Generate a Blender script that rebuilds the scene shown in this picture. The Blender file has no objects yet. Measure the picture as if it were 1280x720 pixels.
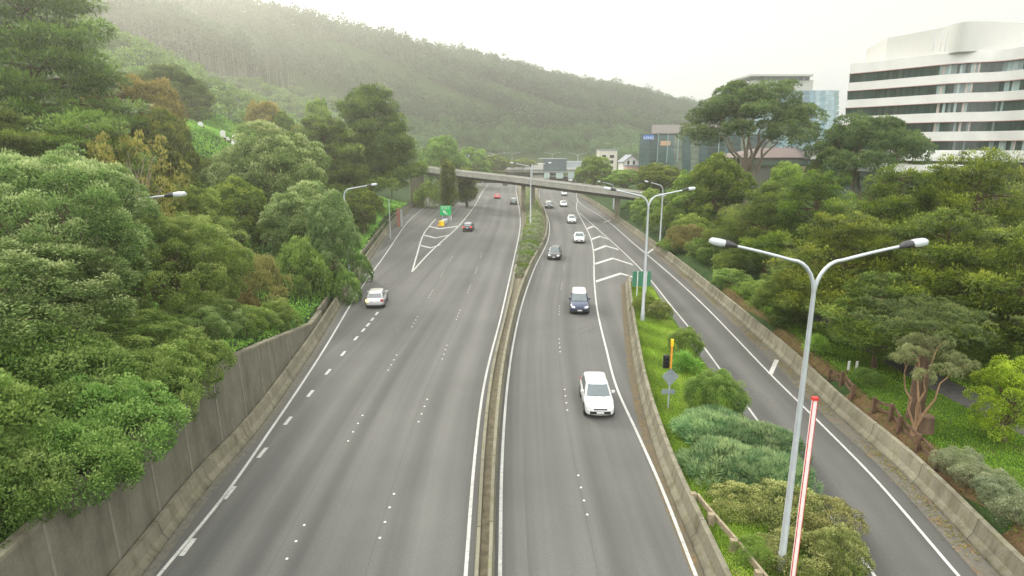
import bpy, bmesh, math, random
import numpy as np
from mathutils import Vector, Matrix
random.seed(7); RNG = np.random.default_rng(11)
R = math.radians
sc = bpy.context.scene
COL = sc.collection

# ------------------------------------------------------------------ camera
H = 14.7; PITCH = R(13.3); F = 745.0
cd = bpy.data.cameras.new("camera"); cam = bpy.data.objects.new("camera", cd); COL.objects.link(cam)
cam.location = (0, 0, H); cam.rotation_euler = (R(90) - PITCH, 0, 0)
cd.sensor_width = 36; cd.lens = F / 1280 * 36; cd.clip_end = 6000; cd.clip_start = .1
sc.camera = cam
sc.view_settings.view_transform = 'Standard'; sc.view_settings.look = 'None'; sc.view_settings.exposure = 0
sc.cycles.use_denoising = True
sc.cycles.max_bounces = 6; sc.cycles.diffuse_bounces = 4; sc.cycles.glossy_bounces = 2
sc.cycles.transmission_bounces = 3; sc.cycles.transparent_max_bounces = 6; sc.cycles.volume_bounces = 1
sc.cycles.sample_clamp_indirect = 4

def G(px, py, z=0.0):
    """survey: the point at height z seen at this place in the photograph"""
    a = PITCH + math.atan((py - 360) / F)
    Y = (H - z) / math.tan(a)
    d = Y * math.cos(PITCH) + (H - z) * math.sin(PITCH)
    return ((px - 640) * d / F, Y)
def W(px, py, Y):
    """survey: the point at distance Y"""
    a = PITCH + math.atan((py - 360) / F)
    dz = Y * math.tan(a); d = Y * math.cos(PITCH) + dz * math.sin(PITCH)
    return Vector(((px - 640) * d / F, Y, H - dz))

# ------------------------------------------------------------------ tagging helpers
def tag(o, label=None, cat=None, group=None, kind=None):
    if label: o["label"] = label
    if cat: o["category"] = cat
    if group: o["group"] = group
    if kind: o["kind"] = kind
    return o
def empty(name, loc=(0, 0, 0), rz=0.0):
    o = bpy.data.objects.new(name, None); COL.objects.link(o); o.location = loc; o.rotation_euler = (0, 0, rz); return o
def copy_tree(o, parent=None):
    c = o.copy(); COL.objects.link(c)
    if parent is not None: c.parent = parent
    for ch in [x for x in o.children]: copy_tree(ch, c)
    return c

class MB:
    """collects shapes and links them as one mesh object"""
    def __init__(s): s.v = []; s.f = []; s.m = []; s.sm = []
    def add(s, vs, fs, mi=0, smooth=False):
        b = len(s.v); s.v += [tuple(v) for v in vs]; s.f += [tuple(i + b for i in f) for f in fs]
        s.m += [mi] * len(fs); s.sm += [smooth] * len(fs)
    def box(s, x0, x1, y0, y1, z0, z1, mi=0, M=None):
        vs = [Vector((x, y, z)) for z in (z0, z1) for y in (y0, y1) for x in (x0, x1)]
        if M is not None: vs = [M @ v for v in vs]
        s.add(vs, [(0, 2, 3, 1), (4, 5, 7, 6), (0, 1, 5, 4), (2, 6, 7, 3), (0, 4, 6, 2), (1, 3, 7, 5)], mi)
    def tube(s, pts, rad, n=8, mi=0, cap=True):
        pts = [Vector(p) for p in pts]
        if not hasattr(rad, '__len__'): rad = [rad] * len(pts)
        vs = []; up = Vector((0.13, 0.21, 1)).normalized(); prev = None
        for i, p in enumerate(pts):
            t = (pts[min(i + 1, len(pts) - 1)] - pts[max(i - 1, 0)]).normalized()
            if prev is None:
                a = t.cross(Vector((1, 0, 0)) if abs(t.x) < .8 else Vector((0, 1, 0))).normalized()
            else:
                a = (prev - t * prev.dot(t)).normalized()
            prev = a; b = t.cross(a)
            for k in range(n):
                w = 2 * math.pi * k / n
                vs.append(p + (a * math.cos(w) + b * math.sin(w)) * rad[i])
        fs = [(i * n + k, i * n + (k + 1) % n, (i + 1) * n + (k + 1) % n, (i + 1) * n + k) for i in range(len(pts) - 1) for k in range(n)]
        s.add(vs, fs, mi, True)
        if cap: s.add(vs[:n], [tuple(range(n))[::-1]], mi); s.add(vs[-n:], [tuple(range(n))], mi)
    def build(s, name, mats, parent=None, bevel=0, subsurf=0, smooth=None):
        me = bpy.data.meshes.new(name); me.from_pydata(s.v, [], s.f); me.validate(); 
        if not isinstance(mats, (list, tuple)): mats = [mats]
        for m in mats: me.materials.append(m)
        if len(me.polygons) == len(s.m):
            me.polygons.foreach_set('material_index', s.m)
            me.polygons.foreach_set('use_smooth', [bool(smooth)] * len(s.m) if smooth is not None else s.sm)
        o = bpy.data.objects.new(name, me); COL.objects.link(o)
        if parent is not None: o.parent = parent
        if bevel:
            b = o.modifiers.new('b', 'BEVEL'); b.width = bevel; b.segments = 2; b.limit_method = 'ANGLE'
        if subsurf:
            b = o.modifiers.new('s', 'SUBSURF'); b.levels = subsurf; b.render_levels = subsurf
        return o

def quads_mesh(name, V, mat, tint=None, parent=None, loops=4):
    """V: (N*4,3) array of quads"""
    n = len(V) // 4
    me = bpy.data.meshes.new(name)
    me.vertices.add(n * 4); me.vertices.foreach_set('co', V.astype(np.float32).ravel())
    me.loops.add(n * 4); me.loops.foreach_set('vertex_index', np.arange(n * 4, dtype=np.int32))
    me.polygons.add(n); me.polygons.foreach_set('loop_start', np.arange(0, n * 4, 4, dtype=np.int32))
    me.update(calc_edges=True)
    if tint is not None:
        a = me.attributes.new('tint', 'FLOAT', 'POINT'); a.data.foreach_set('value', np.repeat(tint, 4).astype(np.float32))
    me.materials.append(mat)
    o = bpy.data.objects.new(name, me); COL.objects.link(o)
    if parent is not None: o.parent = parent
    return o

# ------------------------------------------------------------------ materials
def nmat(name):
    m = bpy.data.materials.new(name); m.use_nodes = True
    nt = m.node_tree; b = nt.nodes['Principled BSDF']; return m, nt, b
def N(nt, t, **kw):
    n = nt.nodes.new(t)
    for k, v in kw.items():
        if k.startswith('i_'): n.inputs[int(k[2:])].default_value = v
        else: setattr(n, k, v)
    return n
def ramp(nt, fac, stops):
    r = nt.nodes.new('ShaderNodeValToRGB'); e = r.color_ramp.elements
    while len(e) < len(stops): e.new(.5)
    for el, (p, c) in zip(e, stops):
        el.position = p; el.color = (*c, 1) if hasattr(c, '__len__') else (c, c, c, 1)
    nt.links.new(fac, r.inputs[0]); return r.outputs[0]
def noise(nt, scale, detail=4, rough=.55, vec=None, mscale=None, coord='Object'):
    tc = nt.nodes.new('ShaderNodeTexCoord'); src = vec if vec is not None else tc.outputs[coord]
    if mscale:
        mp = nt.nodes.new('ShaderNodeMapping'); mp.inputs['Scale'].default_value = mscale
        nt.links.new(src, mp.inputs[0]); src = mp.outputs[0]
    n = nt.nodes.new('ShaderNodeTexNoise'); n.inputs['Scale'].default_value = scale
    n.inputs['Detail'].default_value = detail; n.inputs['Roughness'].default_value = rough
    nt.links.new(src, n.inputs['Vector']); return n.outputs['Fac']
def mixc(nt, fac, a, b, mode='MIX'):
    m = nt.nodes.new('ShaderNodeMix'); m.data_type = 'RGBA'; m.blend_type = mode
    for s, v in ((m.inputs[0], fac), (m.inputs[6], a), (m.inputs[7], b)):
        if isinstance(v, bpy.types.NodeSocket): nt.links.new(v, s)
        elif hasattr(v, '__len__'): s.default_value = (*v, 1)
        else: s.default_value = v
    return m.outputs[2]
def plain(name, col, rough=.6, metal=0.0, var=.12, spec=.5, coat=0.0, sc_=3.0):
    m, nt, b = nmat(name)
    f = noise(nt, sc_, 4)
    lo = tuple(c * (1 - var) for c in col); hi = tuple(min(1, c * (1 + var)) for c in col)
    nt.links.new(ramp(nt, f, [(.3, lo), (.7, hi)]), b.inputs['Base Color'])
    b.inputs['Roughness'].default_value = rough; b.inputs['Metallic'].default_value = metal
    b.inputs['Specular IOR Level'].default_value = spec; b.inputs['Coat Weight'].default_value = coat
    return m
def bump(nt, b, fac, dist=.02, strength=.6):
    bp = nt.nodes.new('ShaderNodeBump'); bp.inputs['Distance'].default_value = dist; bp.inputs['Strength'].default_value = strength
    nt.links.new(fac, bp.inputs['Height']); nt.links.new(bp.outputs[0], b.inputs['Normal'])

def asphalt(name, base, warm=(1, 1, .98)):
    m, nt, b = nmat(name)
    uv = nt.nodes.new('ShaderNodeUVMap')
    streak = noise(nt, 1.0, 3, .6, uv.outputs[0], (.55, .010, 1))
    streak2 = noise(nt, 1.0, 4, .6, uv.outputs[0], (.9, .02, 1))
    big = noise(nt, .09, 5, .6)
    fine = noise(nt, 14, 3, .7)
    c = ramp(nt, streak, [(.36, tuple(base * .80 * w for w in warm)), (.5, tuple(base * w for w in warm)), (.64, tuple(base * 1.12 * w for w in warm))])
    c = mixc(nt, 1.0, c, ramp(nt, streak2, [(.3, .90), (.7, 1.07)]), 'MULTIPLY')
    c = mixc(nt, 1.0, c, ramp(nt, big, [(.3, .84), (.7, 1.1)]), 'MULTIPLY')
    c = mixc(nt, 1.0, c, ramp(nt, fine, [(.25, .8), (.75, 1.18)]), 'MULTIPLY')
    sx = nt.nodes.new('ShaderNodeSeparateXYZ'); nt.links.new(uv.outputs[0], sx.inputs[0])
    def mth(op, a_, b_=None):
        q = nt.nodes.new('ShaderNodeMath'); q.operation = op
        for s_, v_ in ((0, a_), (1, b_)):
            if v_ is None: continue
            if isinstance(v_, bpy.types.NodeSocket): nt.links.new(v_, q.inputs[s_])
            else: q.inputs[s_].default_value = v_
        return q.outputs[0]
    wt = mth('SINE', mth('MULTIPLY', mth('ADD', sx.outputs[0], .4), 2 * math.pi / 1.75))
    wob = noise(nt, 1.0, 3, .6, uv.outputs[0], (.25, .02, 1))
    c = mixc(nt, wob, c, mixc(nt, 1.0, c, ramp(nt, mth('ADD', mth('MULTIPLY', wt, .5), .5), [(.1, .80), (.9, 1.08)]), 'MULTIPLY'))
    seam = mth('LESS_THAN', mth('FRACT', mth('ADD', mth('DIVIDE', sx.outputs[0], 3.5), mth('MULTIPLY', wob, .03))), .012)
    c = mixc(nt, mth('MULTIPLY', seam, .25), c, (.035, .035, .033))
    cr = nt.nodes.new('ShaderNodeTexVoronoi'); cr.feature = 'DISTANCE_TO_EDGE'; cr.inputs['Scale'].default_value = .16; cr.inputs['Randomness'].default_value = 1
    mpv = nt.nodes.new('ShaderNodeMapping'); mpv.inputs['Scale'].default_value = (1, .35, 1); tcv = nt.nodes.new('ShaderNodeTexCoord')
    wv = mixc(nt, .06, tcv.outputs['Object'], (0, 0, 0)); dis = nt.nodes.new('ShaderNodeTexNoise'); dis.inputs['Scale'].default_value = .8; dis.inputs['Detail'].default_value = 4
    nt.links.new(tcv.outputs['Object'], dis.inputs['Vector']); va = nt.nodes.new('ShaderNodeVectorMath'); va.operation = 'ADD'
    nt.links.new(tcv.outputs['Object'], va.inputs[0]); nt.links.new(dis.outputs['Color'], va.inputs[1]); nt.links.new(va.outputs[0], mpv.inputs[0]); nt.links.new(mpv.outputs[0], cr.inputs['Vector'])
    crk = mth('MULTIPLY', mth('LESS_THAN', cr.outputs['Distance'], .0035), ramp(nt, noise(nt, .12, 2), [(.54, 0.0), (.62, .28)]))
    c = mixc(nt, crk, c, (.03, .03, .028))
    blot = noise(nt, .55, 3, .5, None, (1, .5, 1))
    c = mixc(nt, ramp(nt, blot, [(.70, 0.0), (.76, .30)]), c, (.06, .058, .052))
    nt.links.new(c, b.inputs['Base Color']); b.inputs['Roughness'].default_value = .82
    b.inputs['Specular IOR Level'].default_value = .3
    bump(nt, b, fine, .01, .3); return m
def concrete(name, base, stain=(.10, .10, .075), streaky=True, amount=.75, moss=None, joint=0):
    m, nt, b = nmat(name)
    c0 = noise(nt, .8, 5, .6); c1 = noise(nt, 9, 4, .7)
    c = ramp(nt, c0, [(.3, tuple(x * .78 for x in base)), (.7, tuple(x * 1.15 for x in base))])
    c = mixc(nt, 1.0, c, ramp(nt, c1, [(.25, .82), (.75, 1.12)]), 'MULTIPLY')
    s = noise(nt, 1.0, 5, .65, None, (1.5, 1.5, .25) if streaky else (.8, .8, .8))
    c = mixc(nt, ramp(nt, s, [(.46, 0.0), (.68, amount)]), c, stain)
    if moss:
        s2 = noise(nt, 1.6, 5, .7)
        c = mixc(nt, ramp(nt, s2, [(.54, 0.0), (.66, .7)]), c, moss)
    tj = nt.nodes.new('ShaderNodeTexCoord'); sj = nt.nodes.new('ShaderNodeSeparateXYZ'); nt.links.new(tj.outputs['Object'], sj.inputs[0])
    if joint:
        d1 = nt.nodes.new('ShaderNodeMath'); d1.operation = 'DIVIDE'; nt.links.new(sj.outputs[1], d1.inputs[0]); d1.inputs[1].default_value = joint
        d2 = nt.nodes.new('ShaderNodeMath'); d2.operation = 'FRACT'; nt.links.new(d1.outputs[0], d2.inputs[0])
        d3 = nt.nodes.new('ShaderNodeMath'); d3.operation = 'LESS_THAN'; nt.links.new(d2.outputs[0], d3.inputs[0]); d3.inputs[1].default_value = .012
        d4 = nt.nodes.new('ShaderNodeMath'); d4.operation = 'MULTIPLY'; nt.links.new(d3.outputs[0], d4.inputs[0]); d4.inputs[1].default_value = .75
        c = mixc(nt, d4.outputs[0], c, (.04, .038, .03))
        d5 = nt.nodes.new('ShaderNodeMath'); d5.operation = 'FLOOR'; nt.links.new(d1.outputs[0], d5.inputs[0])
        wn = nt.nodes.new('ShaderNodeTexWhiteNoise'); wn.noise_dimensions = '1D'; nt.links.new(d5.outputs[0], wn.inputs['W'])
        c = mixc(nt, 1.0, c, ramp(nt, wn.outputs['Value'], [(0, .84), (1, 1.1)]), 'MULTIPLY')
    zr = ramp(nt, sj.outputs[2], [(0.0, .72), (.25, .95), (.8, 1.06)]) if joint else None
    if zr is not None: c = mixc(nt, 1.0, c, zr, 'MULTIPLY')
    nt.links.new(c, b.inputs['Base Color']); b.inputs['Roughness'].default_value = .9
    b.inputs['Specular IOR Level'].default_value = .2
    bump(nt, b, c1, .02, .5); return m
def foliage(name, dark, light, tip=None, trans=.36, rough=.55, spec=.3):
    m, nt, b = nmat(name)
    at = nt.nodes.new('ShaderNodeAttribute'); at.attribute_name = 'tint'
    g_ = lambda c, k: (c[0] * k * 1.12, c[1] * k, c[2] * k * .80)
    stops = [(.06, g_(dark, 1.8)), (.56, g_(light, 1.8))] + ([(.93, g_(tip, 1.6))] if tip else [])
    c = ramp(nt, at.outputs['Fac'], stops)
    oi = nt.nodes.new('ShaderNodeObjectInfo')
    h = nt.nodes.new('ShaderNodeHueSaturation')
    mr = nt.nodes.new('ShaderNodeMapRange'); mr.inputs[3].default_value = .478; mr.inputs[4].default_value = .515
    nt.links.new(oi.outputs['Random'], mr.inputs[0]); nt.links.new(mr.outputs[0], h.inputs['Hue'])
    mr2 = nt.nodes.new('ShaderNodeMapRange'); mr2.inputs[3].default_value = .82; mr2.inputs[4].default_value = 1.15
    ml = nt.nodes.new('ShaderNodeMath'); ml.operation = 'FRACT'; mm = nt.nodes.new('ShaderNodeMath'); mm.operation = 'MULTIPLY'; mm.inputs[1].default_value = 7.3
    nt.links.new(oi.outputs['Random'], mm.inputs[0]); nt.links.new(mm.outputs[0], ml.inputs[0]); nt.links.new(ml.outputs[0], mr2.inputs[0])
    nt.links.new(mr2.outputs[0], h.inputs['Value']); nt.links.new(c, h.inputs['Color'])
    pn = noise(nt, .22, 3, .6)
    c2 = mixc(nt, 1.0, h.outputs[0], ramp(nt, pn, [(.3, .74), (.7, 1.2)]), 'MULTIPLY')
    nt.links.new(c2, b.inputs['Base Color']); b.inputs['Roughness'].default_value = rough; b.inputs['Specular IOR Level'].default_value = spec
    tr = nt.nodes.new('ShaderNodeBsdfTranslucent'); nt.links.new(c2, tr.inputs[0])
    ms = nt.nodes.new('ShaderNodeMixShader'); ms.inputs[0].default_value = trans
    nt.links.new(b.outputs[0], ms.inputs[1]); nt.links.new(tr.outputs[0], ms.inputs[2])
    nt.links.new(ms.outputs[0], nt.nodes['Material Output'].inputs[0]); return m

M = {}
M['asphalt'] = asphalt('asphalt', .114, (1, .99, .935))
M['asphalt_ramp'] = asphalt('asphalt_ramp', .096, (1, .985, .93))
def road_paint():
    m, nt, b = nmat('road_paint'); f = noise(nt, 6, 5, .7); g = noise(nt, .5, 3)
    c = ramp(nt, f, [(.30, (.24, .24, .225)), (.50, (.50, .50, .475))])
    c = mixc(nt, 1.0, c, ramp(nt, g, [(.3, .82), (.7, 1.08)]), 'MULTIPLY')
    nt.links.new(c, b.inputs['Base Color']); b.inputs['Roughness'].default_value = .6; return m
M['paint'] = road_paint()
M['stud'] = plain('stud', (.62, .62, .58), .35)
M['wall'] = concrete('wall_concrete', (.172, .164, .125), (.075, .072, .05), True, .6)
M['wall_joint'] = plain('wall_joint', (.20, .19, .15), .9)
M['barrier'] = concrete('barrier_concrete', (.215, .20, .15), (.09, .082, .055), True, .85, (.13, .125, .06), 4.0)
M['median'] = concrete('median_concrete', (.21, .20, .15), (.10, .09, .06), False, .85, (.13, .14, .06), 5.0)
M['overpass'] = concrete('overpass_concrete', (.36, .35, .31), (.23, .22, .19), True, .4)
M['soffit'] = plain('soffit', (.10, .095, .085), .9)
M['dirt'] = plain('dirt', (.15, .13, .085), .95, var=.35, sc_=3)
M['galv'] = plain('galvanised_steel', (.46, .49, .52), .45, .35, var=.08)
M['galvd'] = plain('aged_steel', (.30, .32, .33), .5, .3)
M['lens'] = plain('lamp_lens', (.46, .49, .50), .2, 0, var=.05)
M['dark_plastic'] = plain('dark_plastic', (.035, .035, .037), .5)
M['black'] = plain('black', (.012, .012, .012), .45)
M['rubber'] = plain('rubber', (.018, .018, .018), .8)
M['rim'] = plain('rim', (.35, .36, .37), .35, .7)
M['glass_car'] = plain('car_glass', (.02, .035, .04), .06, 0, spec=1.0, coat=1.0)
M['glass_front'] = plain('windscreen_glass', (.035, .065, .075), .05, 0, spec=1.0, coat=1.0)
M['plate'] = plain('plate', (.7, .7, .68), .5)
M['head_glass'] = plain('headlamp_glass', (.6, .62, .62), .1, .2, spec=1, coat=1)
def emis(name, col, e, s):
    m, nt, b = nmat(name); b.inputs['Base Color'].default_value = (*col, 1); b.inputs['Emission Color'].default_value = (*e, 1)
    b.inputs['Emission Strength'].default_value = s; return m
M['tail'] = plain('tail_lens', (.35, .02, .015), .25, coat=.5)
M['brake'] = emis('lit_tail', (.5, .03, .02), (1, .05, .04), 1.2)
M['indicator'] = emis('lit_indicator', (.9, .4, .1), (1, .45, .12), 6)
M['wood_fence'] = plain('stained_timber', (.12, .068, .042), .85, var=.3, sc_=6)
M['wood_grey'] = plain('weathered_timber', (.24, .20, .13), .9, var=.35, sc_=6)
M['red'] = plain('red_paint', (.55, .03, .03), .5)
M['white'] = plain('white_paint', (.72, .72, .70), .5)
M['pinkwhite'] = plain('pale_paint', (.78, .68, .68), .5)
M['yellow'] = plain('yellow_paint', (.85, .55, .02), .45)
M['orange'] = plain('orange_paint', (.75, .30, .04), .5)
M['green_sign'] = plain('green_sign', (.0, .30, .10), .45)
M['dkgreen_sign'] = plain('dark_green_sign', (.05, .20, .12), .5)
M['sign_back'] = plain('sign_back', (.23, .26, .29), .5, .2)
M['bark'] = concrete('bark', (.17, .13, .09), (.07, .055, .04), True, .7)
M['bark_pale'] = concrete('bark_pale', (.27, .225, .17), (.12, .10, .07), True, .6)
M['bark_red'] = concrete('bark_red', (.15, .095, .065), (.06, .04, .028), True, .7)
M['bark_white'] = plain('bark_white', (.16, .155, .13), .9)

M['f_pohu'] = foliage('leaf_grey_green', (.030, .058, .018), (.095, .165, .055), (.24, .31, .17))
M['f_pohu2'] = foliage('leaf_mid_green', (.028, .060, .014), (.085, .165, .040), (.19, .28, .10))
M['f_cyp'] = foliage('leaf_cypress', (.022, .045, .008), (.085, .145, .020), (.20, .26, .040))
M['f_mac'] = foliage('leaf_macrocarpa', (.030, .058, .016), (.082, .145, .034), (.15, .22, .055))
M['f_cypd'] = foliage('leaf_cypress_dark', (.024, .046, .010), (.072, .125, .022), (.16, .22, .042))
M['f_umb'] = foliage('leaf_umbrella', (.018, .036, .016), (.052, .090, .034), (.10, .145, .052))
M['f_lime'] = foliage('leaf_lime', (.05, .11, .010), (.14, .25, .02), (.24, .37, .05))
M['f_bush'] = foliage('leaf_bush', (.035, .065, .015), (.10, .175, .04), (.17, .26, .07))
M['f_brown'] = foliage('leaf_brown', (.045, .05, .02), (.115, .12, .045), (.17, .17, .075))
M['f_autumn'] = foliage('leaf_autumn', (.055, .065, .02), (.15, .155, .045), (.24, .225, .075))
M['f_yellow'] = foliage('leaf_yellow', (.05, .065, .018), (.125, .145, .035), (.20, .20, .06))
M['f_juniper'] = foliage('leaf_juniper', (.022, .056, .028), (.080, .165, .088), (.22, .31, .18))
M['f_mixed'] = foliage('leaf_mixed', (.035, .04, .018), (.10, .135, .045), (.28, .32, .15))
M['f_silver'] = foliage('leaf_silver', (.05, .07, .045), (.135, .18, .12), (.24, .29, .22))
M['f_hill'] = foliage('leaf_hill', (.024, .055, .018), (.088, .165, .048), (.15, .25, .085))
M['f_hillp'] = foliage('leaf_hill_pine', (.008, .024, .012), (.022, .053, .027), (.044, .088, .044))
M['f_hilln'] = foliage('leaf_hill_native', (.022, .052, .024), (.066, .130, .055), (.11, .19, .08))
M['f_grass'] = foliage('leaf_grass', (.06, .10, .015), (.13, .22, .03), (.24, .31, .08), trans=.35)
M['f_parkgrass'] = foliage('leaf_parkgrass', (.045, .10, .012), (.12, .26, .025), (.20, .34, .05), trans=.35)
M['f_fern'] = foliage('leaf_fern', (.04, .10, .02), (.12, .26, .05), (.2, .36, .09))
def ground(name, a, b_, c_, s=.3):
    m, nt, b = nmat(name); n1 = noise(nt, s, 6, .65); n2 = noise(nt, 4, 4, .7)
    c = ramp(nt, n1, [(.35, a), (.55, b_), (.7, c_)])
    c = mixc(nt, 1.0, c, ramp(nt, n2, [(.25, .7), (.75, 1.2)]), 'MULTIPLY')
    nt.links.new(c, b.inputs['Base Color']); b.inputs['Roughness'].default_value = .95; b.inputs['Specular IOR Level'].default_value = .1
    bump(nt, b, n2, .08, .6); return m
M['ground'] = ground('ground_cover', (.025, .050, .016), (.04, .070, .022), (.05, .062, .028))
M['turf'] = ground('turf', (.06, .11, .015), (.09, .16, .018), (.12, .10, .04), .9)
M['path'] = ground('path_asphalt', (.085, .08, .08), (.10, .095, .09), (.12, .115, .11), .5)

# ------------------------------------------------------------------ surveyed lines (X as a function of Y)
class Line:
    def __init__(s, pts, z=0.0, near=None, far=None):
        p = [G(x, y, z) for x, y in pts]
        if near: p += near
        if far: p += far
        p = sorted(p, key=lambda q: q[1]); s.Y = np.array([q[1] for q in p]); s.X = np.array([q[0] for q in p])
        d = np.diff(s.X) / np.diff(s.Y); m = np.zeros(len(p)); m[0] = d[0]; m[-1] = d[-1]
        w1 = np.diff(s.Y)
        m[1:-1] = (d[:-1] * w1[1:] + d[1:] * w1[:-1]) / (w1[1:] + w1[:-1]); s.m = m
    def __call__(s, y):
        y = np.asarray(y, float); k = np.clip(np.searchsorted(s.Y, y) - 1, 0, len(s.Y) - 2)
        h = s.Y[k + 1] - s.Y[k]; t = (y - s.Y[k]) / h
        a = (2 * t**3 - 3 * t**2 + 1) * s.X[k] + (t**3 - 2 * t**2 + t) * h * s.m[k] + (-2 * t**3 + 3 * t**2) * s.X[k + 1] + (t**3 - t**2) * h * s.m[k + 1]
        a = np.where(t < 0, s.X[0] + (y - s.Y[0]) * s.m[0], a); a = np.where(t > 1, s.X[-1] + (y - s.Y[-1]) * s.m[-1], a)
        return a
LE = Line([(198, 720), (271, 632), (342, 532), (391, 459), (447, 367), (481, 319), (512, 275), (550, 245)], far=[(-26, 250), (-26, 330)])
LR = Line([(582, 720), (593, 576), (602, 500), (626.6, 394), (641, 330), (650, 285), (647, 250), (645, 237)], far=[(3.5, 300), (12, 400), (20, 480)])
RL = Line([(625, 720), (627, 592), (633, 494), (649, 394), (665.5, 342), (685.5, 298), (687, 283), (681, 262), (674, 246)], far=[(11, 230), (17.5, 300), (26, 400), (34, 480)])
RR = Line([(870, 720), (827, 610), (795, 538), (773, 490), (757, 433), (747, 390), (743, 353), (742, 317), (739, 300), (730, 280), (722, 265)], far=[(22, 200), (27, 300), (36, 400), (44, 480)])
GL = Line([(515, 340), (521, 319), (530, 292), (545, 273)])
GM = Line([(515, 340), (534, 319), (570, 286), (590, 262), (605, 237)], far=[(-7.5, 300), (1, 400)])
RPL = Line([(1093, 720), (1078, 700), (964, 549), (907, 471), (867, 417), (837, 380), (813, 350), (767, 304), (751, 290), (724, 266)])
RPR = Line([(1198, 720), (1091, 596), (1029, 533), (971, 476), (920, 423), (898, 400), (787, 300), (759, 276), (725, 254)], far=[(26.5, 240), (32, 300), (42, 400), (50, 480)])
LB = Line([(179, 720), (267, 603), (308, 557), (378, 460), (428, 380), (466, 320), (498, 275), (540, 243)], far=[(-28, 250), (-28, 330)])
BB = Line([(1249, 720), (1127, 591), (1047, 520), (976, 449), (936, 413), (815, 310), (779, 283), (740, 255), (723, 245)], far=[(30, 250), (36, 320), (46, 400), (56, 480)])
IB = Line([(880, 720), (827, 591), (803, 513), (788, 430), (783, 385), (781, 355)])
Y0, Y1 = 4.0, 480.0
YS = np.concatenate([np.arange(Y0, 70, 1.0), np.arange(70, 150, 2.0), np.arange(150, Y1 + 1, 6.0)])

def strip(name, fl, fr, ys, z, mat, ncol=8, uref=None, kind='structure', parent=None):
    ys = np.asarray(ys, float); a = fl(ys); b = fr(ys); u = np.linspace(0, 1, ncol + 1)
    X = a[:, None] * (1 - u) + b[:, None] * u; Yg = np.repeat(ys[:, None], ncol + 1, 1)
    zz = z(X, Yg) if callable(z) else np.full_like(X, z)
    V = np.stack([X, Yg, zz], -1).reshape(-1, 3)
    n = ncol + 1; fs = [(i * n + j, i * n + j + 1, (i + 1) * n + j + 1, (i + 1) * n + j) for i in range(len(ys) - 1) for j in range(ncol)]
    me = bpy.data.meshes.new(name); me.from_pydata(V.tolist(), [], fs); me.materials.append(mat)
    ref = uref(ys) if uref is not None else 0 * ys
    uvs = np.stack([(X - ref[:, None]).ravel(), Yg.ravel()], -1)
    ul = me.uv_layers.new(name='UVMap'); li = np.zeros(len(me.loops), int); me.loops.foreach_get('vertex_index', li)
    ul.data.foreach_set('uv', uvs[li].astype(np.float32).ravel())
    o = bpy.data.objects.new(name, me); COL.objects.link(o)
    if kind: o['kind'] = kind
    if parent is not None: o.parent = parent
    return o
off = lambda f, d: (lambda y: f(y) + d)

strip('motorway', off(LB, -.6), off(RL, 1.0), YS, 0.0, M['asphalt'], 12, LR)
strip('motorway', off(RL, 1.0), off(BB, .5), YS, 0.0, M['asphalt'], 12, RL)
strip('ramp_road', lambda y: np.maximum(RPL(y), RPR(y) - 6) , off(RPR, .9), YS[YS < 130], 0.004, M['asphalt_ramp'], 5, RPR)
# dirt that gathers along the barriers
strip('road_shoulder', off(BB, -.75), off(BB, .4), YS[YS < 160], 0.008, M['dirt'] if False else ground('shoulder_dirt', (.125, .12, .105), (.135, .125, .10), (.20, .12, .06), 1.3), 2, BB)
strip('road_shoulder', off(LB, -.3), off(LB, .35), YS[YS < 160], 0.006, ground('shoulder_grit', (.14, .135, .115), (.155, .15, .125), (.12, .11, .085), 1.0), 1, LB)

strip('road_shoulder', off(IB, -.42), off(IB, .1), np.arange(Y0, 65, 1.), 0.008, ground('shoulder_silt', (.12, .11, .085), (.14, .115, .075), (.20, .13, .06), 1.6), 1, IB)
# painted lines
def line(f, y0, y1, w=.15, z=.012):
    ys = np.arange(y0, y1 + .01, 1.0) if y1 - y0 > 1.5 else np.array([y0, y1])
    sl = (f(ys + .5) - f(ys - .5)); k = np.sqrt(1 + sl**2)
    strip('lane_marking', lambda y: f(y) - w / 2 * k, lambda y: f(y) + w / 2 * k, ys, z, M['paint'], 1)
line(LE, Y0, 240, .14); line(LR, Y0, 300, .14); line(RL, Y0, 300, .14); line(RR, Y0, 178, .14)
line(GL, GL.Y[0], GL.Y[-1], .2); line(GM, GM.Y[0] + .5, 240, .2); line(RPL, Y0, RPL.Y[-1], .13, .016); line(RPR, Y0, 240, .13, .016)
# continuity dashes of the diverging lane
DL = Line([(235, 684), (287, 616), (328, 566), (360, 526), (388, 492), (410, 465), (429, 442), (445, 423), (460, 406), (471, 392), (515, 340)])
for px, py in [(235, 684), (287, 616), (328, 566), (360, 526), (388, 492), (410, 465), (429, 442), (445, 423), (460, 406), (471, 392)]:
    y = G(px, py)[1]; line(DL, y - .5, y + .5, .2)
line(DL, 46.6, 47.5, .2); line(DL, 49.8, 50.7, .2)
def chevron(a, b, c, w=.45):
    A, B, C = (Vector(G(*q)) for q in (a, b, c)); m = MB()
    for P, Q in ((A, B), (B, C)):
        m.add([(P.x, P.y - w, .018), (Q.x, Q.y - w, .018), (Q.x, Q.y + w, .018), (P.x, P.y + w, .018)], [(0, 1, 2, 3)])
    tag(m.build('lane_marking', M['paint']), kind='structure')
chevron((745, 352), (776, 342), (803, 350), .45); chevron((744, 330), (766, 323), (791, 331), .5)
chevron((742.5, 313), (757, 307.5), (773, 312), .6); chevron((740, 299), (750, 295.5), (760, 299), .6)
chevron((734, 286), (741, 283), (748, 286), .7)
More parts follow.
